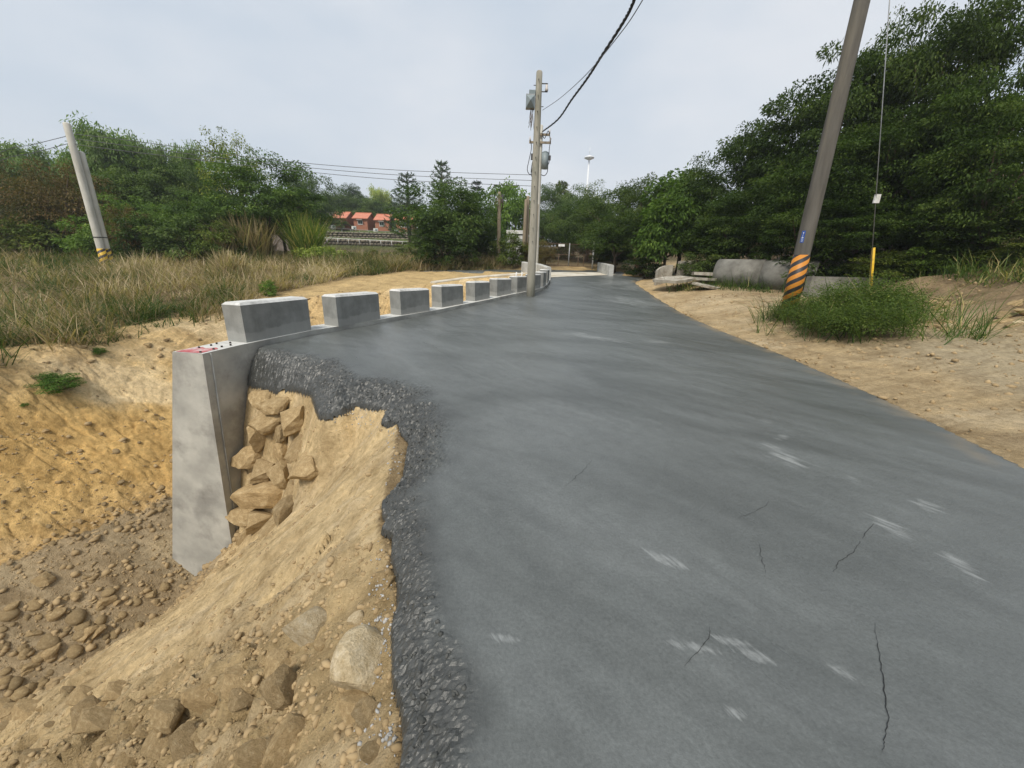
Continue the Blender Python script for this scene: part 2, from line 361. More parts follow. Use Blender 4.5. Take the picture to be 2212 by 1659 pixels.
c = mixc(nt, .75, c, ramp(nt, nC.outputs['Fac'], [(.3, (.72, .72, .7)), (.7, (1.25, 1.25, 1.25))]).outputs[0], 'MULTIPLY')
wa = attr(nt, 'white'); wn1 = ramp(nt, noise(nt, 7, 10, .78, stretch=((.3, 2.4, 1), -1.0), dist=.5).outputs['Fac'], [(.36, (0, 0, 0)), (.66, (1, 1, 1))]).outputs[0]; wf = ramp(nt, math_(nt, 'ADD', math_(nt, 'MULTIPLY', wn1, .6), math_(nt, 'MULTIPLY', wa.outputs['Fac'], .5)), [(.66, (0, 0, 0)), (1.0, (.6, .6, .6))]).outputs[0]
c = mixc(nt, wf, c, (.36, .375, .37))
ra = attr(nt, 'rough'); c = mixc(nt, ra.outputs['Fac'], c, mixc(nt, ramp(nt, nD.outputs['Fac'], [(.35, (0, 0, 0)), (.7, (1, 1, 1))]).outputs[0], (.034, .036, .034), (.076, .078, .074)))
da = attr(nt, 'dirt'); c = mixc(nt, da.outputs['Fac'], c, (.36, .26, .14))
L(c, bs.inputs['Base Color']); bs.inputs['Specular IOR Level'].default_value = .5
rr = ramp(nt, nB.outputs['Fac'], [(.3, (.26, .26, .26)), (.7, (.46, .46, .46))]); L(rr.outputs[0], bs.inputs['Roughness'])
hh = math_(nt, 'ADD', math_(nt, 'MULTIPLY', nC.outputs['Fac'], .5), math_(nt, 'MULTIPLY', nB.outputs['Fac'], .9)); hh = math_(nt, 'ADD', hh, math_(nt, 'MULTIPLY', nD.outputs['Fac'], .25))
bump(nt, hh, .55, .012, bs); M['road'] = m
M['crack'] = mat_simple('crack', (.012, .012, .012), (.02, .02, .02), bmp=0)
M['wall'] = mat_simple('cast_concrete', (.27, .27, .25), (.40, .40, .37), 2.2, .85, .25, .006, 8, grime=((.16, .155, .14), 1.6, ((1.6, 1.6, .7), 0)))
M['wall_end'] = mat_simple('weathered_concrete', (.31, .308, .285), (.47, .465, .425), 1.5, .85, .3, .008, 8, grime=((.215, .21, .195), 1.1))
M['block'] = mat_simple('block_concrete', (.20, .205, .195), (.30, .305, .29), 2.6, .8, .2, .005, 8, grime=((.155, .157, .15), 1.3))
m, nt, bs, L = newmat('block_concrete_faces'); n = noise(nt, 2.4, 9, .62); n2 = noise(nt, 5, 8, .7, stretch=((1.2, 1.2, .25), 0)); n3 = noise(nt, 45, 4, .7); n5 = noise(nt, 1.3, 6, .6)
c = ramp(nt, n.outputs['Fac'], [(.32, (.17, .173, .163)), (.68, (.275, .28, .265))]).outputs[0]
c = mixc(nt, .5, c, ramp(nt, n2.outputs['Fac'], [(.34, (.72, .72, .7)), (.5, (1, 1, 1)), (.72, (1.25, 1.25, 1.22))]).outputs[0], 'MULTIPLY')
t = N(nt, 'ShaderNodeTexCoord'); sx = N(nt, 'ShaderNodeSeparateXYZ'); L(t.outputs['Object'], sx.inputs[0])
zz = math_(nt, 'SUBTRACT', sx.outputs[2], math_(nt, 'MULTIPLY', n5.outputs['Fac'], .42)); c = mixc(nt, ramp(nt, zz, [(.0, (.55, .55, .55)), (.035, (0, 0, 0))]).outputs[0], c, (.33, .33, .31))
L(c, bs.inputs['Base Color']); bs.inputs['Roughness'].default_value = .82; bs.inputs['Specular IOR Level'].default_value = .25
vo = N(nt, 'ShaderNodeTexVoronoi'); vo.inputs['Scale'].default_value = 26; L(t.outputs['Object'], vo.inputs['Vector']); pit = ramp(nt, vo.outputs['Distance'], [(.04, (0, 0, 0)), (.11, (1, 1, 1))])
bump(nt, math_(nt, 'ADD', math_(nt, 'MULTIPLY', pit.outputs[0], .8), math_(nt, 'MULTIPLY', n3.outputs['Fac'], .5)), .35, .008, bs); M['block'] = m
M['lit_block_top'] = mat_simple('skylit_block_concrete', (.50, .50, .48), (.64, .64, .62), 5, .8, .2, .004, grime=((.36, .36, .34), 4))  # same block concrete, with the sky light on its tops painted in as a paler colour
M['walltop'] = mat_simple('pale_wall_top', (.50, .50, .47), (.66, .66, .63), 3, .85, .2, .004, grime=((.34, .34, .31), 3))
M['red'] = mat_simple('red_paint', (.36, .06, .07), (.50, .16, .16), 9, .7, .2, .003, grime=((.55, .52, .5), 6))
M['rebar'] = mat_simple('rusty_black_steel', (.015, .013, .012), (.05, .04, .03), 20, .7, .2, .003)
M['slab'] = mat_simple('pale_concrete', (.50, .46, .38), (.66, .62, .53), 1.4, .85, .25, .006, grime=((.42, .36, .26), .8))
M['parapet'] = mat_simple('parapet_concrete', (.40, .40, .375), (.52, .52, .49), 2.4, .85, .2, .006, grime=((.28, .28, .26), 2))
M['oldconc'] = mat_simple('old_stained_concrete', (.30, .27, .22), (.52, .49, .42), 2.2, .9, .4, .015, grime=((.16, .12, .08), 1.7))
M['pipe'] = mat_simple('culvert_concrete', (.14, .133, .115), (.29, .28, .245), 1.3, .9, .3, .01, grime=((.11, .105, .09), .9))
M['pole'] = mat_simple('pole_concrete', (.25, .235, .19), (.36, .34, .285), 3, .85, .2, .004, 8, stretch=((1.5, 1.5, .35), 0), grime=((.19, .19, .15), 1.2, ((2, 2, .4), 0)))
M['polepale'] = mat_simple('pale_pole_concrete', (.44, .42, .36), (.58, .56, .50), 3, .85, .2, .004, 8, stretch=((1.5, 1.5, .5), 0))
M['poledark'] = mat_simple('dark_pole_concrete', (.080, .073, .062), (.13, .12, .103), 3, .85, .2, .004, 8, stretch=((2, 2, .25), 0), grime=((.165, .148, .115), 1.2, ((3, 3, .25), 0)))
M['oldpole'] = mat_simple('old_brown_pole', (.20, .16, .11), (.30, .25, .18), 3, .9, .2, .004, 8, stretch=((2, 2, .3), 0))
M['steel'] = mat_simple('galvanised_steel', (.22, .23, .23), (.34, .35, .35), 8, .5, .1, .002, metal=.5)
M['darksteel'] = mat_simple('dark_metal', (.04, .04, .042), (.08, .08, .08), 8, .55, .1, .002)
M['greybox'] = mat_simple('grey_blue_enamel', (.17, .21, .22), (.24, .28, .29), 5, .5, .1, .002)
M['porcelain'] = mat_simple('porcelain', (.50, .46, .42), (.62, .58, .54), 5, .35, 0)
M['white'] = mat_simple('white_paint', (.62, .62, .60), (.78, .78, .76), 6, .6, .1, .002, grime=((.5, .47, .4), 5))
M['mast'] = mat_simple('mast_white', (.68, .70, .72), (.78, .80, .82), 3, .5, 0)
M['cable'] = mat_simple('black_cable', (.012, .012, .014), (.03, .03, .03), 20, .5, 0)
M['wire'] = mat_simple('grey_wire', (.07, .075, .08), (.12, .12, .125), 20, .5, 0)
M['yellow'] = mat_simple('yellow_plastic', (.62, .38, .02), (.72, .46, .03), 10, .5, .1, .002, grime=((.4, .24, .03), 6))
M['blue'] = mat_simple('blue_plate', (.02, .07, .30), (.03, .10, .38), 10, .4, 0)
M['rust'] = mat_simple('rusty_wire', (.09, .06, .04), (.16, .11, .07), 14, .85, .1, .002)
def stripes(name, c1, c2, turns, pitch):
    m, nt, bs, L = newmat(name); t = N(nt, 'ShaderNodeTexCoord'); s = N(nt, 'ShaderNodeSeparateXYZ'); L(t.outputs['Object'], s.inputs[0])
    ang = math_(nt, 'ARCTAN2', s.outputs[1], s.outputs[0]); ang = math_(nt, 'MULTIPLY', ang, turns / (2 * PI))
    zz = math_(nt, 'MULTIPLY', s.outputs[2], 1 / pitch); fr = math_(nt, 'FRACT', math_(nt, 'ADD', math_(nt, 'SUBTRACT', zz, ang), 100))
    st = math_(nt, 'GREATER_THAN', fr, .52); n = noise(nt, 12, 6, .65)
    a = mixc(nt, n.outputs['Fac'], c1, tuple(x * .7 for x in c1)); b = mixc(nt, n.outputs['Fac'], c2, tuple(x * 2 for x in c2))
    L(mixc(nt, st, a, b), bs.inputs['Base Color']); bs.inputs['Roughness'].default_value = .55; return m
M['stripe_o'] = stripes('orange_black_bands', (.62, .24, .02), (.012, .012, .013), 3, .27)
M['stripe_y'] = stripes('yellow_black_bands', (.72, .45, .03), (.02, .015, .012), 2, .28)
def leafmat(name, stops, transl=.28, rough=.6, spec=.12, tint=True):
    m, nt, bs, L = newmat(name); a = attr(nt, 'rnd'); c = ramp(nt, a.outputs['Fac'], stops).outputs[0]
    if tint:
        oi = N(nt, 'ShaderNodeObjectInfo'); c = mixc(nt, 1.0, c, oi.outputs['Color'], 'MULTIPLY')
    L(c, bs.inputs['Base Color']); bs.inputs['Roughness'].default_value = rough; bs.inputs['Specular IOR Level'].default_value = spec
    tr = N(nt, 'ShaderNodeBsdfTranslucent'); L(mixc(nt, 1.0, c, (1.3, 1.5, .6), 'MULTIPLY'), tr.inputs[0]); ms = N(nt, 'ShaderNodeMixShader'); ms.inputs[0].default_value = transl
    L(bs.outputs[0], ms.inputs[1]); L(tr.outputs[0], ms.inputs[2]); L(ms.outputs[0], nt.nodes['Material Output'].inputs[0]); return m
M['leaf'] = leafmat('leaves', [(0, (.042, .070, .020)), (.45, (.088, .135, .036)), (.8, (.150, .200, .056)), (1, (.25, .28, .09))])
M['dryleaf'] = leafmat('dry_vine_leaves', [(0, (.06, .065, .025)), (.35, (.10, .095, .04)), (.7, (.17, .125, .06)), (1, (.12, .16, .05))])
M['bamboo'] = leafmat('bamboo_leaves', [(0, (.08, .13, .04)), (.6, (.15, .22, .07)), (1, (.27, .31, .14))], .3)
M['conifer'] = leafmat('conifer_needles', [(0, (.03, .055, .03)), (.6, (.055, .09, .05)), (1, (.10, .13, .08))], .1)
M['yleaf'] = leafmat('yellow_green_leaves', [(0, (.10, .16, .03)), (.5, (.30, .36, .08)), (1, (.46, .50, .16))], .3)
M['grass'] = leafmat('dry_grass', [(0, (.05, .09, .02)), (.2, (.11, .14, .045)), (.36, (.22, .175, .095)), (.66, (.37, .275, .165)), (1, (.52, .425, .285))], .3, tint=False)
M['greengrass'] = leafmat('green_grass', [(0, (.035, .07, .018)), (.5, (.075, .125, .03)), (.85, (.15, .20, .06)), (1, (.40, .33, .15))], .3)
M['bark'] = mat_simple('bark', (.07, .052, .035), (.14, .105, .07), 6, .9, .5, .02, stretch=((3, 3, .6), 0))
M['palebark'] = mat_simple('pale_bark', (.20, .13, .07), (.32, .22, .13), 6, .9, .5, .02, stretch=((3, 3, .6), 0))
def stonemat(name, c1, c2, c3):
    m, nt, bs, L = newmat(name); n = noise(nt, 3.2, 8, .65); n2 = noise(nt, 14, 7, .7); oi = N(nt, 'ShaderNodeObjectInfo')
    c = ramp(nt, n.outputs['Fac'], [(.3, c1), (.55, c2), (.75, c3)]).outputs[0]
    c = mixc(nt, .7, c, ramp(nt, n2.outputs['Fac'], [(.3, (.6, .58, .55)), (.7, (1.3, 1.3, 1.28))]).outputs[0], 'MULTIPLY')
    c = mixc(nt, .6, c, ramp(nt, oi.outputs['Random'], [(0, (.66, .65, .64)), (.5, (1, .98, .94)), (1, (1.28, 1.22, 1.13))]).outputs[0], 'MULTIPLY')
    L(c, bs.inputs['Base Color']); bs.inputs['Roughness'].default_value = .92; bs.inputs['Specular IOR Level'].default_value = .15; bump(nt, n2.outputs['Fac'], .7, .03, bs); return m
M['stone'] = stonemat('tan_sandstone', (.26, .19, .10), (.38, .285, .16), (.52, .425, .27))
M['cobble'] = stonemat('river_cobble', (.24, .175, .095), (.33, .25, .14), (.43, .345, .215))
M['palestone'] = stonemat('pale_boulder', (.40, .31, .18), (.56, .47, .32), (.70, .62, .48))
M['gravel'] = mat_simple('grey_gravel', (.22, .22, .21), (.50, .49, .47), 9, .9, .3, .005)
M['crumbs'] = mat_simple('soil_crumbs', (.25, .18, .095), (.42, .31, .17), 3, .95, .3, .005)

# ================================================================== GROUND
def axis(lo, a, b, hi, fine, g=1.12, mx=1.3):
    mid = list(np.arange(a, b, fine)); r = []; st = fine; p = mid[-1]
    while p < hi: st = min(st * g, mx if abs(p) < 95 else 30); p += st; r.append(p)
    l = []; st = fine; p = a
    while p > lo: st = min(st * g, mx if abs(p) < 95 else 30); p -= st; l.append(p)
    return np.array(l[::-1] + mid + r)
def grid_mesh(name, X, Y, zf, mat, attrf, keep=None):
    gx, gy = np.meshgrid(X, Y); x = gx.ravel(); y = gy.ravel(); z = zf(x, y); nx = len(X); ny = len(Y)
    i, j = np.meshgrid(np.arange(nx - 1), np.arange(ny - 1)); b = (j * nx + i).ravel()
    Q = np.stack([b, b + 1, b + nx + 1, b + nx], 1)
    V = np.stack([x, y, z], 1); at = attrf(x, y, z)
    if keep is not None:
        k = keep(x, y); Q = Q[k[Q].any(1)]
        used = np.unique(Q); mp_ = np.full(len(V), -1); mp_[used] = np.arange(len(used)); Q = mp_[Q]; V = V[used]; at = {n_: a_[used] for n_, a_ in at.items()}
    return fast_mesh(name, V, Q, mat, at, True)
def soil_cols(x, y, z):
    C = np.empty((len(x), 3)); C[:] = (.34, .25, .14)
    dA, _ = polyd(x, y, BANK_TOP); dB, _ = polyd(x, y, BANK_FOOT); ds, _ = polyd(x, y, SLOPE_E); ws, _ = polyd(x, y, WALL)
    dr = x - xr(y)
    def put(m, c):
        m = np.clip(m, 0, 1)[:, None]; C[:] = C * (1 - m) + np.array(c) * m
    put(sstep(-.2, .6, dA), (.20, .15, .085))                                    # field soil under the grass
    plateau = sstep(12, 15, y) * sstep(1.0, -.3, dA - 2.2 * sstep(14, 20, y)) ; put(plateau, (.50, .36, .18))
    dT, _ = polyd(x, y, TRACK); road2 = sstep(.6, -.6, dT) * sstep(11, 13, y) * sstep(36, 32, y) * (dA > -.2); put(road2, (.52, .38, .19))
    bank = (dA < .3) & (dB > -.1)
    n = fbm(x * .55, y * .55 + z * .5, 5, 41)
    put(bank * 1., (.70, .48, .205)); put(bank * sstep(.02, .2, n) * .9, (.80, .63, .38)); put(bank * sstep(.02, -.2, n) * .6, (.62, .40, .15)); put(bank * sstep(-1.3, -.7, z) * .45, (.62, .48, .29))
    put(bank * sstep(-2.9, -3.4, z) * .5, (.46, .31, .15))
    bed = (dB < .1) & (z < -2.4); put(bed * 1., (.43, .335, .21)); put(bed * sstep(.06, .2, fbm(x * .8, y * 2.0, 4, 43)) * .45, (.44, .36, .235))
    slope = (ds > 0) & (ws < .3) & (dB < 0); toe = sstep(-4.45, -4.75, z)
    put(slope * (1 - toe), (.62, .475, .27)); put(slope * sstep(2.7, 1.4, y) * .7 * (1 - toe), (.40, .295, .155))
    put(slope * sstep(.05, .2, fbm(x * 2 + y, y * 6 - x * 2, 4, 44)) * .55, (.66, .53, .34))
    put(sstep(-.1, .1, dr), (.46, .35, .205)); put(sstep(.0, .2, fbm(x * .7, y * 1.4, 4, 45)) * sstep(0, .3, dr) * .6, (.56, .46, .31))
    put(sstep(1.4, 2.4, dr) * sstep(9.5, 7.5, y), (.43, .355, .235))
    put(sstep(.05, .25, fbm(x * 1.1, y * 1.1, 4, 47)) * sstep(0, .3, dr) * .5, (.31, .22, .125))
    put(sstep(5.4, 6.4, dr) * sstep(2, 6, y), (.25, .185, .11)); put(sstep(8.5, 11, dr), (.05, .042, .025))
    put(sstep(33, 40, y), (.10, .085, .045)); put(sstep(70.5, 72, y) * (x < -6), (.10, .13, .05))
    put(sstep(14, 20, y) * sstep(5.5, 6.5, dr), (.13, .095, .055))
    peb = np.ones(len(x)) * .8; peb = np.where(slope, .12 + .6 * sstep(2.6, 1.3, y) + .5 * toe, peb); peb = np.where(dr > 0, .35, peb); peb = np.where(bank, .55 + .9 * sstep(-1.6, -.9, z), peb)
    return {'soil': C, 'peb': peb}
Xg = np.concatenate([axis(-420, -10.8, -6.4, -6.45, .034)[:-1], axis(-6.4, -6.4, .6, 420, .022)]); Xg = np.unique(np.round(Xg, 4)); Yg = axis(-40, .6, 8.6, 620, .024)
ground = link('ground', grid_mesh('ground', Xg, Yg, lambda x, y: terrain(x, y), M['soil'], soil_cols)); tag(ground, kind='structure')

# ================================================================== ROAD
WHITE = [(1705, 990, 150, 22, 34), (1690, 945, 40, 14, 20), (1440, 1210, 140, 18, 22), (1930, 1140, 130, 26, 38), (2090, 1230, 160, 20, 40), (1560, 1380, 150, 12, 12), (1640, 1420, 140, 22, 18), (1490, 1395, 220, 10, 10),
         (1290, 730, 240, 8, 8), (1420, 738, 100, 7, 3), (1340, 622, 90, 6, 4), (1370, 640, 90, 7, 12), (1330, 615, 60, 5, 3), (2010, 1095, 80, 20, 35), (1100, 1378, 100, 12, 8), (1810, 1450, 130, 12, 24), (1960, 1560, 90, 14, 30), (1600, 640, 50, 6, 4),
         (1395, 628, 60, 8, 10), (1250, 720, 70, 6, 4), (1590, 1540, 70, 10, 15), (2140, 1290, 70, 8, 42), (1660, 910, 50, 10, 20), (1850, 1040, 60, 10, 35)]
WH = []
for px, py, w, h, an in WHITE:
    ca, sa = math.cos(math.radians(an)), math.sin(math.radians(an))
    z0 = 0 if py > 700 else .5
    a = onz(px - w / 2 * ca, py - w / 2 * sa, z0); b = onz(px + w / 2 * ca, py + w / 2 * sa, z0); c_ = onz(px, py - h / 2, z0); d_ = onz(px, py + h / 2, z0)
    WH.append((a, b, max(.05, np.linalg.norm(c_ - d_) * 1.1)))
def road_height(x, y):
    z, ins, w = road_z(x, y)
    inside = inpoly(x, y, ROADP)
    t = np.clip(ins / w, 0, 3)
    rough = (1 - sstep(.5, 1.45, t + .6 * fbm(x * 4, y * 4, 3, 51))) * (y < 7.6)
    fine = (.5 - worley(x * 85, y * 85, 56)) * .010 + (.5 - worley(x * 45, y * 45, 57)) * .012
    clod = (.55 - worley(x * 26, y * 26, 52)) * .032 + (.55 - worley(x * 12, y * 12, 53)) * .028 + fbm(x * 40, y * 40, 3, 54) * .034
    z = z + rough * np.where(y < 2.6, fine + .35 * clod, clod) + fbm(x * .8, y * .8, 3, 55) * .014 * sstep(0, .6, np.abs(ins))
    # outside the traced edge it turns down into the soil
    z = np.where(inside, z, z - .02 - np.where((ins < 0) & (ins > -3), np.clip(-ins, 0, .2) * 4.0, .12))
    return z
def road_attr(x, y, z):
    _, ins, w = road_z(x, y); t = np.clip(ins / w, 0, 3)
    rough = (1 - sstep(.5, 1.6, t + .9 * fbm(x * 3, y * 3, 4, 51))) * (y < 7.6)
    wh = np.zeros(len(x))
    for a, b, wd in WH:
        L2 = np.hypot(*(b - a)[:2]); ux, uy = (b - a)[:2] / L2
        m = (np.abs(x - (a[0] + b[0]) / 2) < L2) & (np.abs(y - (a[1] + b[1]) / 2) < L2 + .5)
        s = (x[m] - a[0]) * ux + (y[m] - a[1]) * uy; e = -(x[m] - a[0]) * uy + (y[m] - a[1]) * ux
        e = e + .35 * wd * fbm(s * 3, s * 0, 3, 61)
        v_ = np.clip(1 - np.abs(e) / wd, 0, 1) * np.clip(1 - np.abs(s - L2 / 2) / (L2 / 2), 0, 1) ** .5
        wh[m] = np.maximum(wh[m], v_)
    dr = xr(y) - x
    dirt = np.clip((1 - dr / .35), 0, 1) * np.clip(.35 + 3 * fbm(x * 3, y * 3, 4, 63), 0, 1) * .55
    return {'rough': rough, 'white': np.clip(wh * 1.3, 0, 1), 'dirt': dirt}
Xr = np.concatenate([np.arange(-5.3, -1.3, .02), np.arange(-1.3, .35, .011), np.arange(.35, .6, .03), np.arange(.6, 6.2, .035), np.arange(6.2, 9.5, .1)])
Xr = np.concatenate([np.arange(-7, -5.3, .2), Xr])
Yr = np.concatenate([np.arange(-14, 0, .5), np.arange(0, .6, .06), np.arange(.6, 2.4, .011), np.arange(2.4, 7.2, .02), axis(7.2, 7.2, 7.4, 33, .04, 1.03, .2)])
road = link('road', grid_mesh('road', Xr, Yr, road_height, M['road'], road_attr, lambda x, y: inpoly(x, y, ROADP))); tag(road, kind='structure')
_ra = np.array([d_.value for d_ in road.data.attributes['rough'].data]); _pv = np.zeros(len(road.data.loops), np.int32); road.data.loops.foreach_get('vertex_index', _pv)
road.data.polygons.foreach_set('use_smooth', (_ra[_pv].reshape(-1, 4).mean(1) < .45))
CR = [[(1888, 1345), (1896, 1395), (1903, 1440), (1910, 1500), (1918, 1550), (1910, 1600), (1906, 1630)], [(1858, 1170), (1842, 1195), (1810, 1215), (1800, 1240)], [(1592, 1120), (1625, 1108), (1650, 1095), (1665, 1080)],
      [(1640, 1172), (1645, 1205), (1655, 1245)], [(1480, 1440), (1510, 1405), (1528, 1385), (1535, 1350)], [(1220, 1050), (1250, 1025), (1285, 990)], [(1885, 1133), (1858, 1170)], [(1140, 770), (1150, 790)]]
for ci, pl in enumerate(CR):
    pts = []; rr_ = random.Random(ci)
    for (x0, y0), (x1, y1) in zip(pl, pl[1:]):
        for k in range(7):
            t = k / 7; pts.append((x0 + (x1 - x0) * t + rr_.uniform(-2.5, 2.5), y0 + (y1 - y0) * t))
    W = [onz(a, b, .0) for a, b in pts]; zs_ = road_height(np.array([p[0] for p in W]), np.array([p[1] for p in W]))
    v = []; f = []
    for k, p in enumerate(W):
        q = W[min(k + 1, len(W) - 1)] - W[max(k - 1, 0)]; nrm = np.array([-q[1], q[0]]) / (np.hypot(q[0], q[1]) + 1e-9)
        ww = (.0012 if ci in (0, 1, 6) else .0009) * (.3 + 1.0 * math.sin(PI * (k + .5) / len(W))) * rr_.uniform(.6, 1.3)
        for s in (-1, 1): v.append((p[0] + s * nrm[0] * ww, p[1] + s * nrm[1] * ww, zs_[k] + .004))
        if k: f.append((2 * k - 2, 2 * k - 1, 2 * k + 1, 2 * k))
    MB().add(v, f).build('crack', M['crack'], road)
# pale concrete deck of the little bridge
def sheet(name, P, off, mat, n=14):
    (a, b, c, d) = [np.array(p, float) for p in P]; v = []; f = []
    for j in range(n + 1):
        for i in range(n + 1):
            s, t = i / n, j / n; p = (a * (1 - s) + b * s) * (1 - t) + (d * (1 - s) + c * s) * t; v.append((p[0], p[1], float(zr(p[1])) + off))
    for j in range(n):
        for i in range(n): k = j * (n + 1) + i; f.append((k, k + 1, k + n + 2, k + n + 1))
    return MB().add(v, f, True).build(name, mat)
tag(sheet('bridge_deck', [(1.7, 24.0), (6.9, 27.4), (6.3, 29.6), (1.6, 27.8)], .02, M['slab']), kind='structure')

# ================================================================== RETAINING WALL AND GUARD BLOCKS
def wall_pt(s):
    i = min(int(s), len(WALL) - 2); t = s - i; return np.array(WALL[i]) * (1 - t) + np.array(WALL[i + 1]) * t
def wz(y): return float(zr(y)) + .10
wt = .56
wall = thing('retaining_wall', 'grey cast concrete retaining wall with red painted end above the dug creek', 'wall', (WALL[0][0], WALL[0][1], -4.6))
def wall_body():
    v = []; f = []; n = len(WALL); o = np.array([WALL[0][0], WALL[0][1], -4.6])
    for i in range(n):
        p = np.array(WALL[i]); q = np.array(WALL[min(i + 1, n - 1)]) - np.array(WALL[max(i - 1, 0)]); q /= np.hypot(*q); nl = np.array([-q[1], q[0]])
        top = wz(p[1]); bot = -5.2 if p[1] < 9 else np.interp(p[1], [9, 22], [-4.6, -1])
        back = .07 * (top - bot); front = .27 * (top - bot)
        off = -.0
        for d, z in ((0, top), (wt, top), (wt + front, bot), (back, bot)):
            e = p + nl * d; v.append((e[0] - o[0], e[1] - o[1], z - o[2]))
    for i in range(n - 1):
        a = 4 * i; b = a + 4
        for k in range(4): f.append((a + k, a + (k + 1) % 4, b + (k + 1) % 4, b + k))
    f += [(3, 2, 1, 0), tuple(4 * (n - 1) + k for k in range(4))]
    return v, f
bv, bf = wall_body()
MB().add(bv, bf).build('wall_body', M['wall_end'], wall)
o3 = np.array([WALL[0][0], WALL[0][1], -4.6])
q0 = np.array(WALL[1]) - np.array(WALL[0]); q0 /= np.hypot(*q0); nl0 = np.array([-q0[1], q0[0]])
def wtop(along, across, dz):   # a point on the wall top in the wall's own frame
    p = np.array(WALL[0]) + q0 * along + nl0 * across; return (p[0] - o3[0], p[1] - o3[1], wz(p[1]) + dz - o3[2])
tv = []
for i in range(len(WALL)): tv += [bv[4 * i], bv[4 * i + 1]]
tv = [(x, y, z + .003) for x, y, z in tv]
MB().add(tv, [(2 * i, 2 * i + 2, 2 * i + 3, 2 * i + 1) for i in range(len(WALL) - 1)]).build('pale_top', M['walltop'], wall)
# paint on the end of the wall top
rp = random.Random(3)
v = [wtop(a_, c_, .007) for a_, c_ in ((.02, .06), (.02, .52), (.2, .53), (.33, .5), (.42, .44), (.35, .3), (.46, .2), (.36, .07))]
MB().add(v, [tuple(range(len(v)))]).build('red_paint', M['red'], wall)
for a_, c_ in ((.06, .1), (.3, .1), (.34, .42), (.5, .14), (.55, .40), (.66, .12), (.7, .44), (.82, .28)):
    p = wtop(a_, c_, -.02); MB().tube([p, (p[0] + .004, p[1], p[2] + .05)], .016, 8).build('rebar_stub', M['rebar'], wall)
# formwork joint and a lip where the faces meet
a_ = wtop(.14, -.004, -.01); b_ = wtop(.14, .30, -4.2)
MB().tube([a_, tuple(np.array(b_) * 0 + np.array(wtop(.14, .064 * 4.2 + .0, -4.2)))], .012, 6).build('formwork_ridge', M['wall'], wall)
BL = [((-4.87, 6.93), (-4.46, 8.47), 'largest and nearest grey guard block, beside the red painted wall end'), ((-4.11, 9.04), (-3.58, 10.4), 'second grey guard block from the red painted wall end'), ((-3.24, 11.19), (-2.63, 12.22), 'third grey guard block from the red painted wall end'),
      ((-2.4, 13.06), (-1.82, 14.13), 'fourth grey guard block from the red painted wall end'), ((-1.47, 14.86), (-.97, 15.76), 'fifth grey guard block from the red painted wall end'), ((-.7, 16.33), (-.13, 17.13), 'sixth grey guard block, just before the ladder in the wall gap'),
      ((.13, 17.45), (.56, 18.12), 'seventh guard block, immediately left of the tall concrete pole'), ((.86, 18.5), (1.26, 19.12), 'eighth guard block, immediately right of the tall concrete pole'), ((1.42, 19.6), (1.62, 20.3), 'ninth guard block on the bend past the tall pole'), ((1.72, 20.8), (1.9, 21.9), 'last guard block on the bend next to the bridge')]
for (a, b, lab) in BL:
    a = np.array(a); b = np.array(b); L_ = np.hypot(*(b - a)); mid = (a + b) / 2; q = (b - a) / L_; nl = np.array([-q[1], q[0]]); an = math.atan2(q[1], q[0])
    c2 = mid + nl * .24; z0 = min(wz(a[1]), wz(b[1])) - .02
    g = thing('guard_block', lab, 'guard block', (c2[0], c2[1], z0), an, 'guard blocks along the retaining wall')
    h_ = .74; w_ = .43; bb = MB(); bv_ = .045
    hx, hy = L_ / 2, w_ / 2
    bb.add([(x, y, z) for z in (0, h_ - bv_) for x, y in ((-hx, -hy), (hx, -hy), (hx, hy), (-hx, hy))], [(3, 2, 1, 0), (0, 1, 5, 4), (1, 2, 6, 5), (2, 3, 7, 6), (3, 0, 4, 7)]).build('block_body', M['block'], g)
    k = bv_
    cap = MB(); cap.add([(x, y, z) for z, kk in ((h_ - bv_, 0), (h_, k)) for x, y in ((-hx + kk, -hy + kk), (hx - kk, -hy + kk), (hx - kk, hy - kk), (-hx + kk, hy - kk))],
            [(4, 5, 6, 7), (0, 1, 5, 4), (1, 2, 6, 5), (2, 3, 7, 6), (3, 0, 4, 7)]); cap.build('chamfered_top', M['lit_block_top'], g)
# ladder rails in the gap
lad = thing('ladder', 'pale metal ladder rails sticking up behind the sixth guard block', 'ladder', (-.35, 17.75, -1.2))
pl = []
for px_, px2 in ((1111, 1116), (1124, 1128)):
    a = ony(px_, 622, 17.75); b = ony(px2, 588, 17.9); d0 = np.array([-.35, 17.75, -1.2])
    lo_ = np.array([a[0] - .1, 17.6, -1.2]); MB().tube([lo_ - d0, a - d0, b - d0], .03, 8).build('rail', M['white'], lad); pl.append((lo_ - d0, b - d0))
for k in range(7):
    t = .12 + k * .13; MB().tube([pl[0][0] * (1 - t) + pl[0][1] * t, pl[1][0] * (1 - t) + pl[1][1] * t], .014, 6).build('rung', M['white'], lad)
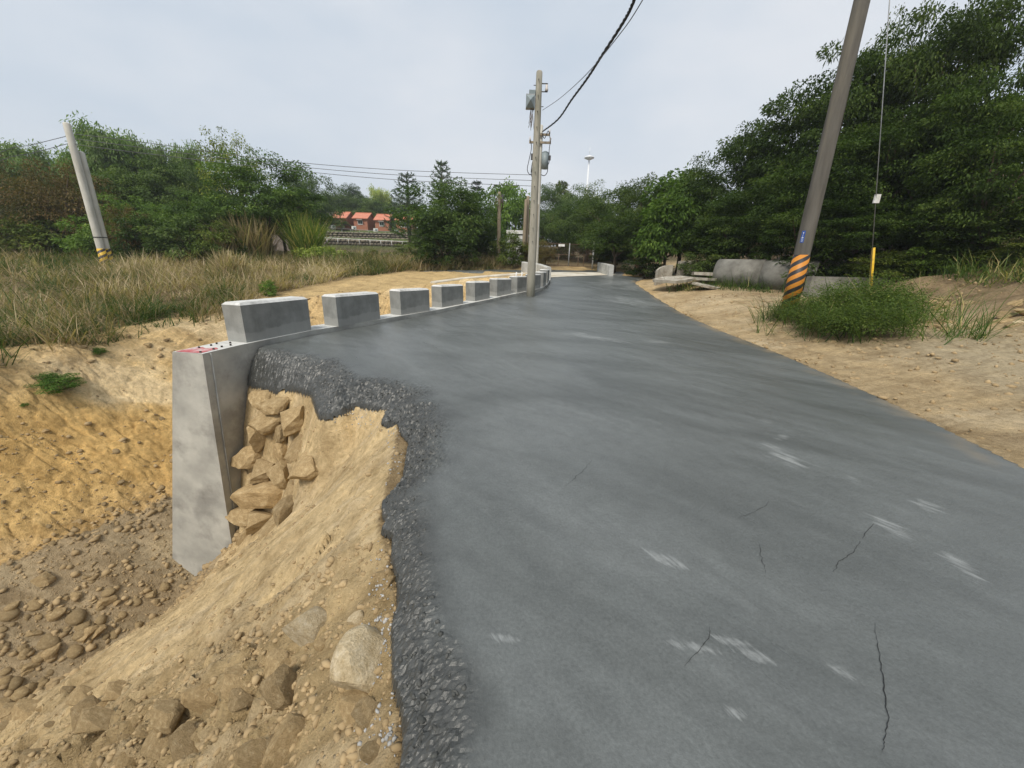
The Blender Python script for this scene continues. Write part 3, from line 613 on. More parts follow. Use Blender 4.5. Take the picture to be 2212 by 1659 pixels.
# bridge parapets and the far wall of the ditch
def parapet(name, label, P, h_, th, mat, off=0):
    bm_ = MB(); o = thing(name, label, 'parapet', (P[0][0], P[0][1], float(zr(P[0][1]))))
    v = []; f = []; n = len(P)
    for i, p in enumerate(P):
        q = np.array(P[min(i + 1, n - 1)]) - np.array(P[max(i - 1, 0)]); q = q / np.hypot(*q); nl = np.array([-q[1], q[0]]) * th / 2; z = float(zr(p[1])) + off
        for s, zz, k in ((-1, -.8, 1), (-1, h_ - .05, 1), (-1, h_, .7), (1, h_, .7), (1, h_ - .05, 1), (1, -.8, 1)):
            v.append((p[0] + s * k * nl[0] - P[0][0], p[1] + s * k * nl[1] - P[0][1], z + zz - float(zr(P[0][1]))))
    for i in range(n - 1):
        for k in range(6): f.append((6 * i + k, 6 * i + (k + 1) % 6, 6 * i + 6 + (k + 1) % 6, 6 * i + 6 + k))
    f += [tuple(range(5, -1, -1)), tuple(range(6 * n - 6, 6 * n))]
    bm_.add(v, f).build('body', mat, o); return o
p1 = ony(1320, 592, 26.6); p2 = ony(1294, 582, 29.8)
parapet('bridge_parapet', 'short pale concrete parapet on the right side of the bridge', [(p1[0], 26.6), (p2[0], 29.8)], .72, .3, M['parapet'], -.02)
parapet('bridge_parapet', 'long pale concrete parapet on the left of the bridge, behind the tall pole', [(1.95, 23.2), (1.5, 25.2), (.75, 26.6), (.55, 27.2)], .72, .28, M['parapet'])
parapet('ditch_wall', 'low pale concrete ditch wall curving behind the guard blocks', [(-4.2, 20.3), (-2.9, 22.2), (-1.4, 23.8), (.0, 25.0), (.9, 26.0)], .12, .35, M['slab'])

# ================================================================== STONES
def stone_mesh(name, seed, sub, mat, ang=.5, cuts=5, flat=False, dmin=.55):
    import bmesh
    r = np.random.default_rng(seed); bm = bmesh.new(); bmesh.ops.create_icosphere(bm, subdivisions=sub, radius=1)
    V = np.array([v.co[:] for v in bm.verts]); 
    for k in range(cuts):                                   # broken faces
        n = r.normal(size=3); n /= np.linalg.norm(n); d = r.uniform(dmin, .9); e = V @ n - d; V = V - np.clip(e, 0, 9)[:, None] * n * ang * 2
    V = (V - (V.max(0) + V.min(0)) / 2) / ((V.max(0) - V.min(0)) / 2)
    for v, c in zip(bm.verts, V):
        k = 1 + (.03 if flat else .10) * math.sin(3.1 * c[0] + seed) * math.cos(2.7 * c[1] + seed * .7) + .03 * math.sin(7 * c[2] + 5 * c[0] + seed) ; v.co = Vector(c) * k
    me = bpy.data.meshes.new(name); bm.to_mesh(me); bm.free(); me.materials.append(mat); me.polygons.foreach_set('use_smooth', [not flat] * len(me.polygons)); return me
SA = [stone_mesh('stone', 100 + i, 3, M['stone'], .5, 12, True, .38) for i in range(8)]
SC = [stone_mesh('cobble', 200 + i, 2, M['cobble'], .3, 2) for i in range(6)]
SP = [stone_mesh('boulder', 300 + i, 3, M['palestone'], .5, 8, True, .5) for i in range(4)]
def put_stone(me, name, px, py, w, h, rot=0, parent=None, sink=.25, depth=None, z=None, tilt=.2, rs=None):
    """a stone whose outline is about w x h pixels where the line of sight meets the ground"""
    P, t = cast(px, py); k = t / F
    sx, sy = w * k / 2, h * k / 2; dep = depth if depth else (sx + sy) / 2
    o = link(name, me, parent)
    R_ = Matrix(((cr[0], -cf[0], cu[0]), (cr[1], -cf[1], cu[1]), (cr[2], -cf[2], cu[2])))
    Rz = Matrix.Rotation(-rot, 3, 'Y')
    o.rotation_euler = (R_ @ Rz).to_euler(); o.scale = (sx, dep, sy)
    d = ray(px, py); o.location = Vector(P) + Vector(d / np.linalg.norm(d)) * dep * sink
    return o
def z8(u, v): return ((600 + u / 1.0214) * .5486, (1400 + v / 1.0214) * .5486)
rub = thing('rubble_stone_wall', 'pile of broken tan stones stacked behind the retaining wall end', 'stone pile', tuple(cast(*z8(450, 640))[0]))
RS = [(372, 142, 70, 46, 0), (360, 228, 110, 62, -8), (352, 312, 95, 72, 5), (442, 310, 90, 92, 10), (480, 262, 150, 62, 30), (405, 398, 190, 84, 12), (335, 474, 140, 58, -24), (450, 458, 90, 52, 8), (332, 582, 118, 104, -5),
      (462, 562, 190, 112, 12), (372, 632, 120, 44, -6), (446, 656, 112, 62, -12), (530, 485, 74, 88, 35), (520, 372, 96, 60, 35), (383, 712, 32, 26, 0), (572, 255, 110, 70, 28), (610, 452, 100, 62, 25), (540, 630, 56, 92, 0), (450, 165, 90, 55, -20),
      (330, 410, 60, 30, -25), (420, 500, 70, 34, 0), (520, 300, 80, 50, 25), (590, 370, 84, 44, 35), (560, 560, 60, 60, 0), (480, 700, 60, 30, -15), (500, 200, 90, 44, 15)]
for i, (u, v, w, h, a) in enumerate(RS):
    o = put_stone(SA[i % 8], 'stone', *z8(u, v), w * .7, h * .66, math.radians(a), None, sink=-.3, depth=.26); P0 = rub.location
    o.parent = rub; o.location = o.location - P0
# boulders one can single out on the near slope
BO = [(850, 1225, 235, 265, 10, SP[0], 'large pale boulder half buried beside the rough concrete edge'), (655, 1100, 205, 82, -38, SP[1], 'white slab-shaped rock lying on the sandy slope'), (680, 1165, 58, 46, 0, SA[1], 'round tan stone just below the white slab-shaped rock'),
      (822, 1058, 70, 66, 0, SP[2], 'pale angular stone on the slope above the large boulder'), (925, 884, 60, 46, -20, SA[2], 'flat tan stone pressed against the concrete edge, left of its pair'), (965, 905, 44, 70, 0, SA[3], 'upright tan stone touching the concrete edge, right of its pair'),
      (545, 1335, 120, 195, 40, SA[4], 'long tan rock sloping down left of the large boulder'), (520, 1250, 160, 90, -30, SA[5], 'broad brown rock half buried above the long tan rock'), (560, 1545, 150, 165, 30, SA[6], 'brown rock at the bottom of the slope below the long tan rock'),
      (735, 1295, 52, 44, 0, SC[1], 'small dark cobble left of the large pale boulder')]
for u, v, w, h, a, me, lab in BO:
    o = put_stone(me, 'boulder', *z8(u, v), w * .537, h * .537, math.radians(a), None, sink=-.05); tag(o, lab, 'rock', 'rocks on the near slope')
rr_ = random.Random(11); cnt = 0
def z7(u, v): return (u / .962 * .5486, (1300 + v / .962) * .5486)
# stones lying in the creek bed, on the bank and bedded in the lower slope: pieces of the ground
BEDS = [(40, 1050, 60, 36), (205, 1075, 80, 40), (170, 1175, 110, 45), (85, 1220, 70, 36), (20, 1330, 44, 44), (515, 1030, 44, 26), (585, 1030, 44, 26), (385, 1100, 40, 46), (565, 1000, 60, 24), (340, 1120, 36, 24), (100, 1085, 40, 24), (145, 1085, 40, 24), (300, 1150, 70, 36),
        (150, 1240, 60, 44), (380, 1050, 34, 28), (465, 1080, 34, 30), (400, 1160, 34, 26), (250, 1130, 44, 20), (580, 665, 26, 34), (505, 655, 30, 16), (455, 575, 34, 18), (615, 630, 24, 12), (325, 815, 28, 16), (60, 845, 24, 24), (440, 460, 30, 22), (655, 495, 26, 20), (395, 660, 22, 20)]
for u, v, w, h in BEDS: put_stone(rr_.choice(SC + SA[:3]), 'stone', *z7(u, v), w * .5, h * .5, rr_.uniform(-.4, .2), ground, sink=.2)
def inreg(px, py): 
    return True
k = 0
while k < 46:                       # elongated rocks of the lower slope
    px = rr_.uniform(0, 820); py = rr_.uniform(1400, 1655)
    if py < 1660 - (px - 60) * .30 and py < 1480: continue
    s = rr_.uniform(.25, 1) ** 3 * 62 + 8; put_stone(rr_.choice(SA), 'stone', px, py, s * rr_.uniform(1, 1.9), s * rr_.uniform(.45, .8), math.radians(rr_.uniform(-50, -25)), ground, sink=.0); k += 1
k = 0
while k < 70:                      # cobbles of the creek bed
    px = rr_.uniform(0, 385); py = rr_.uniform(1240, 1560)
    if py > 1545 - px * .66 + 10: continue
    s = rr_.uniform(.15, 1) ** 3 * 32 + 4; put_stone(rr_.choice(SC + SA), 'stone', px, py, s * rr_.uniform(1, 1.5), s * rr_.uniform(.6, .9), rr_.uniform(-.4, .3), ground, sink=.2); k += 1
for k in range(50):                 # stones standing out of the cut bank
    px = rr_.uniform(0, 380); py = rr_.uniform(880, 1200) if k < 36 else rr_.uniform(700, 800)
    s = rr_.uniform(5, 15); put_stone(rr_.choice(SC + SA), 'stone', px, py, s * rr_.uniform(1, 1.6), s * rr_.uniform(.6, .9), rr_.uniform(-.4, .3), ground, sink=.3)
# loose gravel and crumbs, too many to count
ICO = None
def pebbles(name, P, S, mat):
    import bmesh
    bm = bmesh.new(); bmesh.ops.create_icosphere(bm, subdivisions=1, radius=1); V = np.array([v.co[:] for v in bm.verts]); Fc = np.array([[v.index for v in f.verts] for f in bm.faces]); bm.free()
    n = len(P); sc_ = S[:, None] * RNG.uniform(.55, 1.25, (n, 3)); sc_[:, 2] *= .75
    A = RNG.uniform(0, 2 * PI, n); ca, sa = np.cos(A), np.sin(A)
    VV = V[None] * sc_[:, None] * RNG.uniform(.62, 1.3, (n, len(V), 1)); X_ = VV[..., 0] * ca[:, None] - VV[..., 1] * sa[:, None]; Y_ = VV[..., 0] * sa[:, None] + VV[..., 1] * ca[:, None]
    VV = np.stack([X_, Y_, VV[..., 2]], -1) + P[:, None]
    FF = (Fc[None] + (np.arange(n) * len(V))[:, None, None]).reshape(-1, 3)
    return fast_mesh(name, VV.reshape(-1, 3), FF, mat, None, False)
def scatter(n, fx, fy, ok=None):
    x = fx(n); y = fy(n)
    if ok is not None: m_ = ok(x, y); x, y = x[m_], y[m_]
    return np.stack([x, y, terrain(x, y)], 1)
U = RNG.uniform
P1 = scatter(14000, lambda n: U(-9.5, -.2, n), lambda n: U(.5, 7, n), lambda x, y: ~inpoly(x, y, ROADP) & (U(0, 1, len(x)) < np.where((x > -5.5) & (y > 2.6) & (x + y * .2 > -5), .22, 1)))
P1 = np.concatenate([P1, scatter(8000, lambda n: -.3 - 4.6 * U(0, 1, n) ** .8, lambda n: .5 + 1.7 * U(0, 1, n) ** 1.5, lambda x, y: ~inpoly(x, y, ROADP))]); S1 = U(.15, 1, len(P1)) ** 4 * .028 + .004; link('loose_crumbs', pebbles('loose_crumbs', P1, S1, M['crumbs']), ground)['kind'] = 'stuff'
ed = np.array([(e[0], e[1]) for e in EDGE[:-2]]); ti = np.clip(np.repeat(U(0, len(ed) - 1.01, 14), 30) + RNG.normal(0, .5, 420), 0, len(ed) - 1.01); i0 = ti.astype(int); tt = (ti - i0)[:, None]
pe = ed[i0] * (1 - tt) + ed[i0 + 1] * tt + RNG.normal(0, 1, (420, 2)) * .05 + np.array([-.07, -.03]); mo = ~inpoly(pe[:, 0], pe[:, 1], ROADP); pe = pe[mo]
P2 = np.stack([pe[:, 0], pe[:, 1], terrain(pe[:, 0], pe[:, 1]) + .004], 1); _cx = U(-5, .2, 30000); _cy = U(.6, 7.2, 30000); _rz, _in, _w = road_z(_cx, _cy); _m = (_in > 0) & (_in / _w + .5 * fbm(_cx * 4, _cy * 4, 3, 51) < U(.3, 1.05, 30000)); _cx, _cy = _cx[_m], _cy[_m]
M['clod'] = mat_simple('wet_concrete_clods', (.042, .044, .041), (.10, .101, .094), 30, .75, .2, .003)
link('concrete_clods', pebbles('concrete_clods', np.stack([_cx, _cy, road_height(_cx, _cy)], 1), U(.2, 1, len(_cx)) ** 3 * .014 + .003, M['clod']), road)['kind'] = 'stuff'
link('grey_gravel', pebbles('grey_gravel', P2, U(.3, 1, len(P2)) ** 2 * .010 + .003, M['gravel']), ground)['kind'] = 'stuff'
P3 = scatter(5000, lambda n: U(4.2, 15, n), lambda n: U(2, 17, n), lambda x, y: x > xr(y) + .04)
link('shoulder_gravel', pebbles('shoulder_gravel', P3, U(.1, 1, len(P3)) ** 4 * .05 + .008, M['crumbs']), ground)['kind'] = 'stuff'
P5 = scatter(5500, lambda n: U(-9.8, -4.6, n), lambda n: U(1.5, 8, n), lambda x, y: (polyd(x, y, BANK_FOOT)[0] < .5) & (terrain(x, y, False) < -3.2))
link('creek_gravel', pebbles('creek_gravel', P5, U(.1, 1, len(P5)) ** 4 * .07 + .009, M['crumbs']), ground)['kind'] = 'stuff'
P4 = scatter(1500, lambda n: U(-14, -5, n), lambda n: U(6, 17, n), lambda x, y: polyd(x, y, BANK_TOP)[0] < 1.0)
link('bank_gravel', pebbles('bank_gravel', P4, U(.1, 1, len(P4)) ** 3 * .07 + .012, M['crumbs']), ground)['kind'] = 'stuff'
for i, (px, py, w, h, lab) in enumerate([(1797, 741, 24, 12, 'rounded tan stone in front of the weeds, right one of three'), (1768, 738, 26, 14, 'rounded tan stone in front of the weeds, left one of three'), (1815, 747, 20, 9, 'small tan stone lying last right before the weeds'), (1702, 690, 18, 12, 'brown stone at the left foot of the weeds')]):
    o = put_stone(SC[i], 'stone', px, py, w, h, .2, None, sink=.1); tag(o, lab, 'rock', 'stones before the weeds')
for k in range(60):
    px = rr_.uniform(1975, 2212); py = rr_.uniform(640, 715); s = rr_.uniform(.3, 1) ** 2 * 24 + 4
    put_stone(rr_.choice(SA + SP[1:]), 'stone', px, py, s * 1.3, s * .7, rr_.uniform(-.3, .3), ground, sink=.2)

# ================================================================== POLES AND WIRES
def shaft(P0, top, r0, r1, name, mat, parent, dome=True, n=20):
    h_ = top; P = [(0, 0, z) for z in np.linspace(-.6, h_, 8)]; R_ = [r0 + (r1 - r0) * max(0, z) / h_ for z in np.linspace(-.6, h_, 8)]
    if dome: P += [(0, 0, h_ + r1 * .35), (0, 0, h_ + r1 * .5)]; R_ += [r1 * .75, r1 * .25]
    return MB().tube(P, R_, n).build(name, mat, parent)
# tall pole standing in the road beside the wall
pc = onz(1146, 637, .36); ptop = ony(1163, 156, pc[1])[2] - .36
tp = thing('utility_pole', 'tall round concrete pole standing in the road beside the guard blocks', 'pole', (pc[0], pc[1], .36), 0, 'utility poles')
shaft(None, ptop, .185, .115, 'shaft', M['pole'], tp)
yc = pc[1]
def loc_c(px, py): p = ony(px, py, yc - .1); return np.array([p[0] - pc[0], -.0, p[2] - .36])
for k in range(12): z = 2.2 + k * .52; MB().tube([(-.02, -.19 + z * .008, z), (-.02, -.26 + z * .008, z)], .016, 6).build('step_bolt_hole', M['darksteel'], tp)
a = loc_c(1170, 178); br = MB().tube([(.1, 0, a[2]), (.34, 0, a[2])], .02, 6).build('insulator_bracket', M['darksteel'], tp)
MB().tube([(.1, 0, a[2] - .26), (.34, 0, a[2] - .26)], .02, 6).build('bracket_arm', M['darksteel'], br); MB().tube([(.30, 0, a[2] - .24), (.30, 0, a[2] - .16), (.30, 0, a[2] - .12), (.30, 0, a[2] - .04)], [.06, .06, .04, .05], 10).build('insulator', M['porcelain'], br)
MB().tube([(-.1, 0, a[2] - .06), (-.2, 0, a[2] - .06)], .014, 6).build('bolt', M['darksteel'], tp)
MB().tube([(.1, 0, a[2] - .75), (.21, 0, a[2] - .75)], .014, 6).build('bolt', M['darksteel'], tp)
b = loc_c(1147, 218)
fl = MB().box((b[0] - .02, 0, b[2]), (.34, .22, .46), 0).build('floodlight', M['steel'], tp)
MB().add([(b[0] - .19, -.111, b[2] - .23), (b[0] + .15, -.111, b[2] - .23), (b[0] - .02, -.3, b[2] - .02), (b[0] - .19, -.111, b[2] + .2), (b[0] + .15, -.111, b[2] + .2)], [(0, 1, 2), (1, 4, 2), (4, 3, 2), (3, 0, 2)]).build('hood', M['greybox'], fl)
MB().box((b[0] + .04, 0, b[2] + .30), (.24, .2, .13)).build('top_box', M['greybox'], fl)
for k in range(9):
    rk = random.Random(k); x = b[0] + rk.uniform(-.02, .12); MB().tube([(x, rk.uniform(-.05, .05), b[2] - .22), (x + rk.uniform(-.06, .06), 0, b[2] - .5), (x + rk.uniform(-.1, .1), 0, b[2] - rk.uniform(.7, 1.0))], .008, 4).build('dead_vine', M['rust'], fl)
# second pole behind it: cross arms and transformer
y2 = 26.0; g2 = ony(1156, 600, y2); x2 = ony(1168, 272, y2)
sp = thing('utility_pole', 'concrete pole with cross arms and grey transformer behind the tall pole', 'pole', (x2[0] + .02, y2, 1.0), 0, 'utility poles')
shaft(None, x2[2] - 1.0, .19, .125, 'shaft', M['polepale'], sp)
def loc_2(px, py): p = ony(px, py, y2 - .15); return (p[0] - x2[0] - .02, -.15, p[2] - 1.0)
for nm, (xa, xb, yy) in (('cross_arm', (1158, 1188, 291)), ('cross_arm', (1143, 1190, 308))):
    p, q = loc_2(xa, yy), loc_2(xb, yy + .8); o = MB().box(((p[0] + q[0]) / 2, -.2, (p[2] + q[2]) / 2), (q[0] - p[0], .09, .11)).build(nm, M['oldpole'], sp)
    for t in (.04, .96): MB().tube([(p[0] + (q[0] - p[0]) * t, -.2, p[2] + .05), (p[0] + (q[0] - p[0]) * t, -.2, p[2] + .3)], [.05, .03], 8).build('insulator', M['porcelain'], o)
t0 = loc_2(1176, 348); tr = MB().tube([(t0[0] + .03, -.2, t0[2] - .42), (t0[0] + .03, -.2, t0[2] + .42)], .21, 18).build('transformer', M['greybox'], sp)
MB().tube([(t0[0] + .03, -.2, t0[2] + .42), (t0[0] + .03, -.2, t0[2] + .5)], [.22, .10], 18).build('lid', M['greybox'], tr)
MB().box((t0[0] + .30, -.25, t0[2] + .15), (.12, .12, .24)).build('fuse_box', M['darksteel'], tr)
MB().box((loc_2(1150, 348)[0], -.2, t0[2] + .2), (.2, .2, .3)).build('fuse_box', M['darksteel'], sp)
def loop(pts, r_=.022):
    P = [np.array(loc_2(*p)) for p in pts]; Q = []
    for i in range(len(P) - 1):
        p0, p1, p2, p3 = P[max(i - 1, 0)], P[i], P[i + 1], P[min(i + 2, len(P) - 1)]
        for k in range(6):
            t = k / 6; Q.append(.5 * ((2 * p1) + (-p0 + p2) * t + (2 * p0 - 5 * p1 + 4 * p2 - p3) * t * t + (-p0 + 3 * p1 - 3 * p2 + p3) * t ** 3))
    Q.append(P[-1]); return MB().tube([q + np.array([0, -.1, 0]) for q in Q], r_, 6)
for pts in ([(1145, 303), (1148, 320), (1143, 345), (1139, 368), (1146, 378), (1150, 360)], [(1190, 300), (1186, 325), (1186, 350), (1181, 358), (1176, 345)], [(1188, 300), (1184, 284), (1176, 300), (1170, 288)], [(1183, 355), (1182, 372), (1176, 380), (1168, 378)], [(1150, 350), (1147, 372), (1150, 388)]):
    loop(pts).build('drop_lead', M['cable'], sp)
MB().tube([(.0, -.17, .2), (.02, -.17, 4.2)], .03, 6).build('conduit', M['oldpole'], sp)
# pair of pale poles strapped together in the dry field
yl = 22.0; pb = ony(224, 560, yl); gl = T1(pb[0], yl)
for nm, (px, pyt, dx, lab) in enumerate([(147, 268, 0, 'taller of two pale concrete poles with yellow black foot in the dry field'), (172, 330, .0, 'shorter pale concrete pole just right of the taller one in the dry field')]):
    X_ = pb[0] + dx; yy = yl + .32 * nm; o = thing('utility_pole', lab, 'pole', (X_, yy, gl), 0, 'pale poles in the dry field'); zt = ony(px, pyt, yy)[2] - gl
    shaft(None, zt, .175 - .025 * nm, .15 if nm == 0 else .145, 'shaft', M['polepale'], o)
    zb_ = ony(219 if nm == 0 else 228, 537, yy)[2] - gl; R0 = .175 - .025 * nm
    MB().tube([(0, 0, zb_ - 1.5), (0, 0, zb_)], [R0 + .01, R0 * .985 + .004], 24).build('hazard_band', M['stripe_y'], o)
    MB().tube([(0, 0, zb_ + .55), (0, 0, zb_ + .60)], R0 + .008, 20).build('steel_strap', M['darksteel'], o)
# big dark pole on the right with its stay
yr_ = 12.0; prb = ony(1706, 660, yr_); gr = T1(prb[0], yr_)
rp_ = thing('utility_pole', 'thick dark concrete pole with orange black bands rising from the weeds', 'pole', (prb[0], yr_, gr), 0, 'utility poles')
zt = 12.2 - gr; shaft(None, zt, .215, .15, 'shaft', M['poledark'], rp_, n=28)
zb_ = ony(1738, 551, yr_)[2] - gr; R0 = .215 - .065 * zb_ / zt
MB().tube([(0, 0, zb_ - 1.55), (0, 0, zb_)], [.222, R0 + .006], 32).build('hazard_band', M['stripe_o'], rp_)
# curved blue number plate
pz = ony(1729, 512, yr_)[2] - gr; R1 = .215 - .065 * pz / zt + .004; a0 = math.radians(-147)
v = []; f = []
for i in range(9):
    w = a0 + (i - 4) * .055
    for z in (-.16, .16): v.append((R1 * math.cos(w), R1 * math.sin(w), pz + z))
    if i: f.append((2 * i - 2, 2 * i, 2 * i + 1, 2 * i - 1))
bp = MB().add(v, f, True).build('blue_plate', M['blue'], rp_)
def mark(z0, z1, w0, w1):
    vv = []; R2 = R1 + .003
    for w in (w0, w1):
        for z in (z0, z1): vv.append((R2 * math.cos(a0 + w), R2 * math.sin(a0 + w), pz + z))
    return MB().add(vv, [(0, 2, 3, 1)]).build('white_mark', M['white'], bp)
for q in ((.02, .10, -.015, .015), (.09, .12, -.06, .06), (.0, .03, -.04, -.01), (-.03, -.01, -.1, .1), (-.13, -.12, -.1, .1), (-.06, -.05, -.1, .1), (-.12, -.06, -.1, -.08), (-.12, -.06, .08, .1), (-.10, -.08, -.04, .04)): mark(*q)
pg = ony(1897, 600, 13.0); gg = T1(pg[0], 13.0)
st = thing('guy_wire', 'thin steel stay wire with yellow guard and white tag right of the dark pole', 'wire', (pg[0], 13.0, gg))
aT = np.array([prb[0] + .1, yr_, ony(1941, -300, yr_)[2]]) - np.array([pg[0], 13.0, gg])
MB().tube([(0, 0, -.2), tuple(aT)], .012, 6).build('stay_cable', M['steel'], st)
def onw(py):
    best = min(np.linspace(0, .8, 400), key=lambda t: abs(1e9 if False else (lambda q: 829.5 - F * ((q - C0) @ cu) / ((q - C0) @ cf) - py)(np.array([pg[0], 13.0, gg]) + aT * t))); return aT * best
MB().tube([(0, 0, -.1), tuple(onw(535))], .045, 10).build('yellow_guard', M['yellow'], st)
q = onw(429); MB().box(tuple(q), (.16, .05, .24), 0).build('white_tag', M['white'], st)
# wires
def wire(name, label, P, r_, mat, cat='cable', group=None, n=40, parent=None, twist=0):
    """a hanging line: smooth curve through the given points"""
    P = [np.array(p, float) for p in P]; Q = []
    for i in range(len(P) - 1):
        p0, p1, p2, p3 = P[max(i - 1, 0)], P[i], P[i + 1], P[min(i + 2, len(P) - 1)]
        for k in range(n // (len(P) - 1)):
            t = k / (n // (len(P) - 1)); Q.append(.5 * ((2 * p1) + (-p0 + p2) * t + (2 * p0 - 5 * p1 + 4 * p2 - p3) * t * t + (-p0 + 3 * p1 - 3 * p2 + p3) * t ** 3))
    Q.append(P[-1]); b_ = MB()
    if twist:
        for s in range(3):
            b_.tube([q + np.array([math.cos(k * twist + s * 2.09), 0, math.sin(k * twist + s * 2.09)]) * r_ for k, q in enumerate(Q)], r_ * .95, 6)
    else: b_.tube(Q, r_, 5)
    o = b_.build(name, mat, parent)
    if label: tag(o, label, cat, group)
    return o
def ray_line(px, py, m, x0=1.43, y0=26.0):
    d = ray(px, py); y = (x0 + m * y0) / (d[0] / d[1] + m); return ony(px, py, y)
cb = [ony(1172, 284, 25.8)] + [ray_line(px, py, .07) for px, py in ((1205, 258), (1235, 215), (1268, 170), (1300, 120), (1345, 50), (1370, 0))]; e = cb[-1]; d = cb[-1] - cb[-2]
cb += [e + d * 1.2 + np.array([0, 0, .25]), e + d * 4 + np.array([0, 0, 1.6])]
wire('power_cable', 'thick twisted black cable sagging from the second pole over the road', cb, .021, M['cable'], n=320, twist=.3)
cw = [ony(1172, 238, 17.6)] + [ray_line(px, py, .075, 1.2, 17.6) for px, py in ((1210, 212), (1265, 162), (1330, 85), (1388, 0))]; e = cw[-1]; d = cw[-1] - cw[-2]; cw += [e + d * 1.5 + np.array([0, 0, .3])]
wire('telephone_wire', 'thin grey wire running beside the thick black cable', cw, .009, M['wire'], n=60)
for i, (ys, lab) in enumerate([((290, 306, 345, 378), 'topmost thin wire between the pale poles and the transformer pole'), ((300, 318, 354, 390), 'middle thin wire between the pale poles and the transformer pole'), ((312, 330, 363, 402), 'lowest thin wire between the pale poles and the transformer pole')]):
    wire('overhead_wire', lab, [ony(162, ys[0], 22), ony(300, ys[1], 22.6), ony(585, ys[2], 23.6), ony(860, (ys[2] + ys[3]) / 2 + 6, 24.8), ony(1150, ys[3], 26)], .014, M['wire'], 'wire', 'overhead wires')
for i, (ya, yb, lab) in enumerate([(292, 331, 'upper thin wire running off left from the pale poles'), (309, 350, 'lower thin wire running off left from the pale poles')]):
    wire('overhead_wire', lab, [ony(152, ya, 22), ony(70, (ya + yb) / 2 + 1, 23), ony(-5, yb, 24), ony(-200, yb + 90, 27)], .014, M['wire'], 'wire', 'overhead wires')
# old short pole and the leaning pair behind the tall pole
def plainpole(px, pyt, y, r0, r1, mat, label, extra=None):
    p = ony(px, pyt, y); g = T1(p[0], y); o = thing('old_pole', label, 'pole', (p[0], y, g), 0, 'old brown poles'); shaft(None, p[2] - g, r0, r1, 'shaft', mat, o); return o, p[2] - g
o, h_ = plainpole(1079, 416, 31, .16, .12, M['oldpole'], 'short brown concrete pole left of the white hut')
MB().box((.22, -.05, h_ - .4), (.14, .14, .5)).build('lamp_box', M['darksteel'], o); MB().box((.1, 0, h_ - .65), (.3, .12, .08)).build('bracket', M['rust'], o)
for k in range(7):
    rk = random.Random(50 + k); a = rk.uniform(0, 6.28); MB().tube([(.15 * math.cos(a), .15 * math.sin(a), h_ - .2), (.3 * math.cos(a), .3 * math.sin(a), h_ - .7), (.22 * math.cos(a + .5), .22 * math.sin(a + .5), h_ - rk.uniform(.9, 1.4))], .02, 4).build('dead_vine', M['rust'], o)
o, h_ = plainpole(1134, 432, 31.5, .15, .12, M['oldpole'], 'left brown vine-wrapped pole right of the white hut'); o.rotation_euler[1] = .02
o, h_ = plainpole(1141, 425, 31.9, .15, .12, M['oldpole'], 'right brown vine-wrapped pole hidden behind the tall pole')
# light masts far behind
def mast(px, pyt, y, label, head):
    p = ony(px, pyt, y); g = T1(p[0], y) - 1; H_ = p[2] - g; o = thing('light_mast', label, 'light mast', (p[0], y, g), 0, 'light masts')
    if head == 'disc':
        MB().tube([(0, 0, 0), (0, 0, H_)], [.45, .25], 12).build('shaft', M['mast'], o)
        b_ = MB().tube([(0, 0, H_ - .8), (0, 0, H_ - .25), (0, 0, H_ + .1), (0, 0, H_ + .6)], [.4, 1.7, 1.7, .25], 20).build('lamp_ring', M['mast'], o); MB().tube([(0, 0, H_ + .9), (0, 0, H_ + 3)], .08, 6).build('rod', M['mast'], b_)
    else:
        MB().tube([(0, 0, 0), (0, 0, H_)], [.45, .25], 12).build('shaft', M['mast'], o); MB().tube([(0, 0, H_), (0, 0, H_ + 2.4)], .07, 6).build('rod', M['mast'], o)
        b_ = MB().tube([(-3.0, 0, H_ + .4), (0, 0, H_), (3.0, 0, H_ + .4)], .12, 6).build('arm', M['mast'], o)
        for x in (-3.0, -2.0, 2.0, 3.0): MB().box((x, -.2, H_ + .3), (.9, .7, .5)).build('lamp', M['darksteel'], b_)
    return o
mast(1273, 340, 150, 'tall white light mast with disc-shaped head above the trees', 'disc')
mast(1093, 405, 120, 'smaller white mast with floodlights on a cross arm', 'arm')

# ================================================================== BUILT THINGS IN THE BACKGROUND
# white hut
h0 = ony(1094, 498, 33.5); h1 = ony(1142, 498, 33.5); g = T1(h0[0] + .8, 34)
hut = thing('white_hut', 'small white flat-roofed hut half hidden by weeds behind the tall pole', 'hut', ((h0[0] + h1[0]) / 2, 34.4, g)); wd = h1[0] - h0[0]; hh_ = h0[2] - g
MB().box((0, 0, hh_ / 2 - .15), (wd * .93, 1.6, hh_ - .3)).build('wall', M['white'], hut); MB().box((0, 0, hh_ - .09), (wd, 1.8, .28)).build('roof', M['white'], hut)
MB().box((-.35, -.803, hh_ * .45), (.5, .01, hh_ * .75)).build('door', M['slab'], hut); MB().box((.45, -.803, hh_ * .68), (.4, .012, .4)).build('vent', M['steel'], hut)
